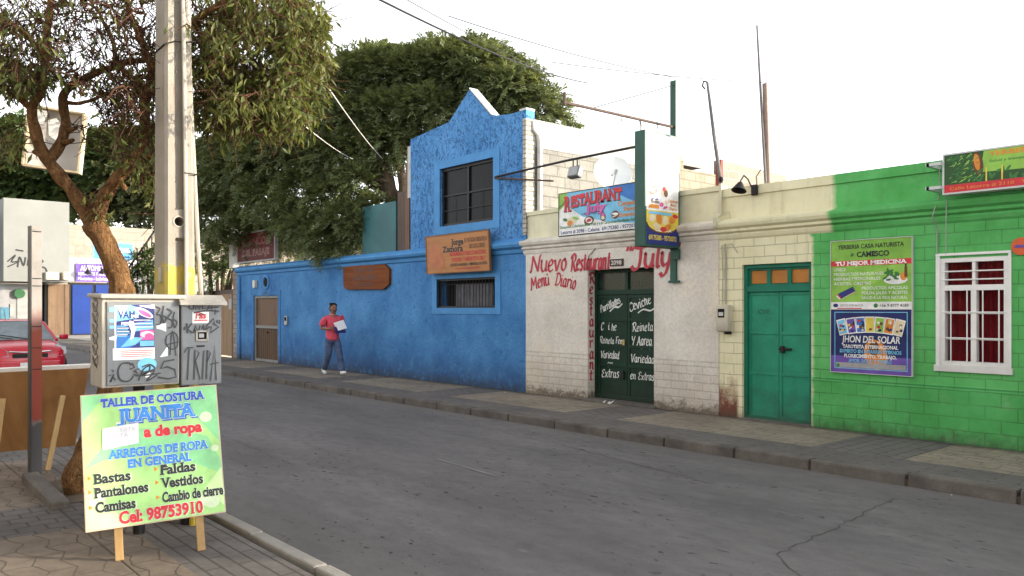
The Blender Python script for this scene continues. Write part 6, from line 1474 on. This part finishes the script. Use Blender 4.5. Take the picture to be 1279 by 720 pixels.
for a in [(430, 115, 22, 1.1), (470, 95, 22, 1.1), (520, 100, 21.5, 1.1), (560, 88, 21, 1.0), (605, 92, 20.5, 1.0), (640, 112, 20, .85), (672, 138, 20, .7), (696, 155, 20.3, .35), (630, 150, 21, .9), (590, 130, 21.5, 1.0),
          (400, 150, 22.5, 1.2), (450, 150, 21.5, 1.1), (500, 145, 21, 1.0), (540, 140, 20.6, .9), (460, 190, 21.3, .9), (420, 195, 21.8, 1.0), (375, 190, 22.5, 1.1), (335, 200, 23.3, 1.1), (300, 215, 24, 1.1), (270, 235, 24.6, 1.0),
          (490, 180, 20.8, .75), (350, 165, 23.4, 1.1), (310, 180, 24.2, 1.1), (275, 200, 24.8, 1.0), (330, 245, 23, .8), (375, 240, 22.3, .75), (415, 245, 21.6, .7), (300, 255, 24.4, .7), (265, 270, 24.8, .8), (450, 225, 20.8, .6),
          (430, 275, 21.0, .62), (400, 300, 21.4, .55), (455, 285, 20.6, .5), (375, 285, 21.8, .55), (368, 278, 22.4, .5), (470, 260, 20.5, .45), (425, 310, 21.0, .35), (395, 318, 21.3, .22), (300, 292, 26.2, .8), (330, 298, 25.6, .8), (362, 298, 25, .8), (400, 298, 24, .7), (440, 296, 23, .65), (470, 292, 22, .5), (350, 270, 24, .8), (270, 296, 26.5, .55), (420, 270, 22.6, .6),
          (595, 66, 20.8, .45), (545, 70, 21.2, .45), (500, 80, 21.8, .5), (632, 84, 20.3, .4), (660, 108, 20, .35), (610, 68, 21.2, .35), (470, 72, 22, .35), (570, 64, 20.6, .3), (620, 62, 21, .28, .5), (525, 66, 21.2, .28, .5), (585, 52, 21, .22, .4), (655, 88, 20.6, .3, .5), (690, 122, 20.4, .3, .5), (708, 140, 20.3, .25, .4), (715, 165, 20.4, .25, .4), (425, 78, 22.4, .3, .5), (480, 66, 22, .25, .5), (440, 88, 22.3, .5)]: L_(*a)
M_feather = leaf_mat('leaf_feather', (.068, .104, .048), (.21, .24, .115), .42)
feathery(bt, lob, M_feather, 620, .28, 6, .095, .024)
f = MB()
def bl(pts, r0, r1): P = wob(pts, 5, .05); f.tube(P, [r0+(r1-r0)*i/(len(P)-1) for i in range(len(P))], 9)
bl([Vector((-16.9, 2.3, .1)), at(498, 330, 20.6), at(494, 280, 20.6), at(488, 235, 20.7), at(478, 200, 20.9), at(470, 150, 21.2)], .24, .12); bl([at(494, 280, 20.6), at(505, 240, 20.6), at(500, 200, 20.7), at(525, 150, 20.9), at(560, 110, 21)], .14, .06); bl([at(488, 240, 20.7), at(460, 225, 21), at(420, 215, 21.5), at(360, 215, 22.5), at(300, 225, 24)], .11, .03)
bl([at(525, 150, 20.9), at(600, 110, 20.8), at(660, 110, 20.2)], .07, .03); bl([at(470, 150, 21.2), at(440, 115, 22)], .09, .03); bl([at(505, 250, 20.6), at(480, 225, 20.6), at(455, 240, 20.8), at(430, 270, 21)], .06, .02); bl([at(470, 250, 20.8), at(440, 270, 21), at(400, 295, 21.4)], .05, .02)
f.build('trunk', M_bark2, bt, True)
M_bush = leaf_mat('leaf_bush', (.03, .062, .02), (.075, .11, .035), .3)
def bush(name, label, cat, spots, n_per, L, nl, ll, wd, m=M_bush, group=None, stem=None):
    lobes = [(at(px, py, t), r, 1.) for px, py, t, r in spots]; c = min(lobes, key=lambda z: z[0].z)
    base = Vector((sum(l[0].x for l in lobes)/len(lobes), sum(l[0].y for l in lobes)/len(lobes), .1))
    t = thing(name, label, cat, base, group); feathery(t, lobes, m, n_per, L, nl, ll, wd)
    f = MB()
    for l in lobes[:6]: f.tube([base+rv(.15)*.5, base.lerp(l[0], .5)+rv(.2)*.5, l[0]], [.16*(stem or 1), .1*(stem or 1), .04*(stem or 1)], 7)
    f.build('trunk', M_bark2, t, True)
bush('hedge_bush', 'dark dense bush above the brown gate at the left edge of the blue house', 'bush', [(262, 322, 27.5, .75), (280, 318, 27.3, .7), (295, 325, 27, .45), (250, 335, 28, .7), (272, 345, 27.4, .5), (288, 338, 27.2, .45), (240, 325, 28.5, .7)], 120, .3, 6, .09, .03)
bush('hedge_bush', 'round dark bush between the near tree trunk and the concrete pole', 'bush', [(184, 330, 36, .9), (192, 345, 36, .9), (180, 350, 36, .7), (200, 325, 36, .9), (170, 352, 36, .4)], 90, .35, 6, .11, .04)
bush('background_tree', 'dark green tree far behind the hanging broken lightbox', 'tree', [(20, 215, 62, 3.2), (60, 225, 62, 3.0), (100, 225, 62, 3.0), (140, 215, 62, 3.2), (0, 235, 61, 2.5), (-40, 200, 62, 3.2), (-20, 180, 63, 3.0), (30, 180, 63, 2.6), (130, 245, 60, 2.2), (150, 230, 61, 2.6), (45, 240, 61, 2.3), (90, 245, 61, 2.0), (70, 200, 63, 2.8), (120, 195, 63, 2.6), (170, 200, 62, 2.8)], 30, 1.1, 8, .34, .10)
bush('background_tree', 'dull green tree far behind between the near tree and the concrete pole', 'tree', [(165, 235, 60, 2.6), (190, 225, 60, 2.8), (215, 235, 60, 2.6), (150, 255, 59.5, 1.6), (185, 262, 59.5, 1.8), (235, 250, 59, 2.4), (210, 205, 61, 2.8), (250, 220, 61, 2.8)], 30, 1.1, 8, .34, .10, leaf_mat('leaf_dull', (.06, .08, .035), (.12, .135, .06), .25))
f = MB()
def hz_(x): return 10+4*math.sin(x*.03)+2.5*math.sin(x*.11+1)
for i in range(40):
    y0, y1 = -80+i*5, -75+i*5
    f.face([(-110, y0, -1), (-110, y1, -1), (-150, y1, hz_(y1)), (-150, y0, hz_(y0))]); f.face([(-150, y0, hz_(y0)), (-150, y1, hz_(y1)), (-220, y1, -1), (-220, y0, -1)])
struct(f.build('hill', pm('dry_hill', (.26, .21, .16), .95, .25, .08, .4, .6)))
# ivy-like clump hanging over the terrace is part of the big tree; a few cut branches by the brown shutter
# ================================================================ THE WALKING MAN
def skin(nodes, edges, sub=2, root=0):
    """nodes: list of (point, radius or (rx, ry)); grows one continuous surface"""
    me = bpy.data.meshes.new('skin'); me.from_pydata([tuple(n[0]) for n in nodes], edges, []); o = bpy.data.objects.new('skin', me); COL.objects.link(o)
    m = o.modifiers.new('s', 'SKIN'); m.use_smooth_shade = True
    if not me.skin_vertices: pass
    for i, sv in enumerate(me.skin_vertices[0].data):
        r_ = nodes[i][1]; sv.radius = r_ if isinstance(r_, tuple) else (r_, r_); sv.use_root = (i == root)
    s = o.modifiers.new('d', 'SUBSURF'); s.levels = sub; s.render_levels = sub
    dg = bpy.context.evaluated_depsgraph_get(); dg.update(); e = o.evaluated_get(dg); q = e.to_mesh()
    vs = [v.co.copy() for v in q.vertices]; fs = [tuple(p.vertices) for p in q.polygons]; e.to_mesh_clear(); bpy.data.objects.remove(o); return vs, fs
MX, MY, MZ, YAW = -17.72, -.76, .15, R(-8)
def M(p): 
    x, y, z = p; return Vector((MX+x*math.cos(YAW)-y*math.sin(YAW), MY+x*math.sin(YAW)+y*math.cos(YAW), MZ+z))
man = thing('person', 'walking man in a pink polo shirt, blue jeans and white shoes reading papers', 'person', (MX, MY, MZ))
M_skin = pm('skin_brown', (.26, .13, .085), .55, .1, 8, .05, 60); M_shirt = pm('polo_pink', (.64, .085, .13), .85, .12, 5, .3, 50)
def denim():
    m, t, b = nodes_of('denim'); k = NB(t); p = k.pos(); s = k.sep(p)
    c = k.mix(k.ramp(k.noise(p, 7, 4), .35, .65), (.032, .056, .12), (.085, .125, .22))
    k.l(c, b.inputs['Base Color']); b.inputs['Roughness'].default_value = .9; k.bump(k.noise(p, 25, 4), .5, .02, b); return m
def chain(N, E, start, pts):
    prev = start
    for p, r_ in pts: N.append((p, r_)); E.append((prev, len(N)-1)); prev = len(N)-1
    return prev
HEAD = [((.045, .0, 1.50), .055), ((.065, .0, 1.545), .062), ((.085, 0, 1.61), (.078, .085)), ((.08, 0, 1.675), (.082, .09)), ((.07, 0, 1.72), (.06, .065))]
ELR, WRR, ELL, WRL = (-.05, -.285, 1.14), (.20, -.16, 1.13), (-.01, .28, 1.13), (.235, .13, 1.14)
SHR, SHL = (.0, -.175, 1.405), (.0, .175, 1.405)
KL, AL = (.22, .10, .50), (.36, .11, .095); KR, AR = (.0, -.10, .49), (-.28, -.12, .115)
N = [((0, 0, .96), (.13, .10))]; E = []
ch = chain(N, E, 0, [((0, 0, 1.12), (.135, .10)), ((.01, 0, 1.28), (.145, .105)), ((.015, 0, 1.40), (.10, .085))]); chest = ch
hd = chain(N, E, chest, HEAD)
chain(N, E, len(N)-3, [((.165, 0, 1.605), .016), ((.183, 0, 1.59), .013)])
for sh_, el, wr in ((SHR, ELR, WRR), (SHL, ELL, WRL)):
    w_ = chain(N, E, chest, [(sh_, .06), (tuple((a+b)/2 for a, b in zip(sh_, el)), .047), (el, .038), (tuple((a+b)/2 for a, b in zip(el, wr)), .036), (wr, .026)])
    s = 1 if sh_[1] > 0 else -1; d = Vector((.9, -.35*s, .18)).normalized(); w0 = Vector(wr)
    pm_ = chain(N, E, w_, [(tuple(w0+d*.05), (.034, .018))])
    for i, (off, L) in enumerate(((-.032, .065), (-.011, .078), (.011, .074), (.032, .058))):
        b0 = w0+d*.085+Vector((0, 0, off)); chain(N, E, pm_, [(tuple(b0), .0085), (tuple(b0+d*L*.5+Vector((0, -.018*s, 0))), .008), (tuple(b0+d*L*.75+Vector((-.01, -.04*s, 0))), .0065)])
    chain(N, E, w_, [(tuple(w0+d*.03+Vector((0, 0, .035))), .011), (tuple(w0+d*.06+Vector((0, -.01*s, .055))), .009)])
for s, k_, a_ in ((1, KL, AL), (-1, KR, AR)):
    chain(N, E, 0, [((.01, .085*s, .88), .085), (tuple((p+q)/2 for p, q in zip((.01, .085*s, .88), k_)), .07), (k_, .052), (tuple((p+q)/2 for p, q in zip(k_, a_)), .048), (a_, .033)])
vs, fs = skin(N, E)
f = MB(); f.mesh([M(v) for v in vs], fs)
for s in (-1, 1): f.ball(M((.055, .087*s, 1.61)), .022, .014, .032, 8)
f.build('body', M_skin, man, True)
# polo shirt
N = [((0, 0, .82), (.20, .165))]; E = []
c_ = chain(N, E, 0, [((0, 0, .90), (.205, .17)), ((0, 0, 1.02), (.205, .17)), ((0, 0, 1.2), (.205, .16)), ((.012, 0, 1.33), (.205, .15)), ((.015, 0, 1.42), (.15, .12)), ((.035, 0, 1.48), (.085, .08))])
for sh_, el in ((SHR, ELR), (SHL, ELL)):
    sh_, el = Vector(sh_), Vector(el); chain(N, E, 4, [(tuple(sh_+Vector((0, 0, .0))), .10), (tuple(sh_.lerp(el, .45)), .095), (tuple(sh_.lerp(el, .82)), .095)])
vs, fs = skin(N, E); f = MB(); f.mesh([M(v) for v in vs], fs); f.build('shirt', M_shirt, man, True)
f = MB(); ring = [M((.035+.075*math.cos(a), .078*math.sin(a), 1.49-.02*math.cos(a))) for a in [2*math.pi*i/16 for i in range(17)]]; f.tube(ring, .016, 6, 0, False); f.build('collar', pm('collar_pale', (.55, .24, .24), .8), man, True)
# jeans
N = [((0, 0, 1.0), (.165, .135)), ]; E = []; h = chain(N, E, 0, [((0, 0, .92), (.17, .145))])
for s, k_, a_ in ((1, KL, AL), (-1, KR, AR)):
    hp = Vector((.01, .085*s, .84)); k_, a_ = Vector(k_), Vector(a_)
    chain(N, E, h, [(tuple(hp), .125), (tuple(hp.lerp(k_, .5)), .108), (tuple(k_), .088), (tuple(k_.lerp(a_, .5)), .082), (tuple(k_.lerp(a_, .90)), .078), (tuple(k_.lerp(a_, .98)), .078)])
vs, fs = skin(N, E); f = MB(); f.mesh([M(v) for v in vs], fs); f.build('jeans', denim(), man, True)
M_shoe = pm('white_leather', (.66, .66, .65), .6, .06, 6, .05, 40)
for a_, toe in ((AL, (.565, .125, .085)), (AR, (-.10, -.135, .035))):
    a_ = Vector(a_); toe = Vector(toe); heel = a_+(a_-toe).normalized()*.05; heel.z = a_.z-.05
    N = [(tuple(heel), .046)]; E = []; chain(N, E, 0, [(tuple(heel.lerp(toe, .35)+Vector((0, 0, .012))), .048), (tuple(heel.lerp(toe, .7)), .046), (tuple(toe), .034)]); chain(N, E, 0, [(tuple(a_+Vector((0, 0, .01))), .048)])
    vs, fs = skin(N, E); f = MB(); f.mesh([M(v) for v in vs], fs); f.build('shoe', M_shoe, man, True)
N = [((.030, 0, 1.665), (.080, .080))]; E = []; chain(N, E, 0, [((.045, 0, 1.71), (.082, .085)), ((.05, 0, 1.735), (.065, .065))]); chain(N, E, 0, [((.005, 0, 1.60), (.055, .055))])
vs, fs = skin(N, E); f = MB(); f.mesh([M(v) for v in vs], fs); f.build('hair', pm('black_hair', (.012, .010, .009), .8, .3, 30, .5, 90), man, True)
f = MB()
for s in (-1, 1): f.ball(M((.158, .033*s, 1.64)), .012, .012, .009, 8)
f.build('eye', I_black, man); f = MB()
for s in (-1, 1): f.ball(M((.158, .034*s, 1.662)), .012, .022, .006, 8)
f.ball(M((.160, 0, 1.563)), .014, .026, .008, 8); f.build('brow', MATS['black_hair'], man)
# folder and papers held in both hands
c = M((.36, .05, 1.19)); fwd = Vector((math.cos(YAW), math.sin(YAW), 0)); lf = Vector((-math.sin(YAW), math.cos(YAW), 0)); Vv = (Vector((0, 0, 1))*.9-fwd*.35).normalized(); Nn = lf.cross(Vv)
t = thing('folder', 'dark blue folder with white papers held open by the walking man', 'folder', c)
f = MB(); f.obox(c-Vv*.07, lf, Vv, Nn, .27, .13, .008, 0); f.obox(c-Vv*.13+Vector((0, 0, -.01)), lf, (Vv*.3+Vector((0, 0, -1))).normalized(), Nn, .27, .05, .008, 0); f.build('cover', pm('folder_blue', (.03, .035, .17), .5), t)
for i in range(3):
    f = MB(); n_ = 8; vs = []
    for j in range(n_+1):
        for k_ in range(n_+1):
            a0_, b0_ = -.11+.22*j/n_, -.09+.22*k_/n_; a, b_ = a0_*.96-b0_*.28, b0_*.96+a0_*.28; vs.append(c+lf*(a+.02*i)+Vv*b_+Nn*(.012+.006*i+.02*math.sin(a*9+i)+.25*max(0, b_-.1)**1.5*(1 if i else .5)))
    f.mesh(vs, [(j*(n_+1)+k_, (j+1)*(n_+1)+k_, (j+1)*(n_+1)+k_+1, j*(n_+1)+k_+1) for j in range(n_) for k_ in range(n_)]); f.build('paper', pm('paper', (.80, .80, .82), .8, .04, 6, 0), t, True)
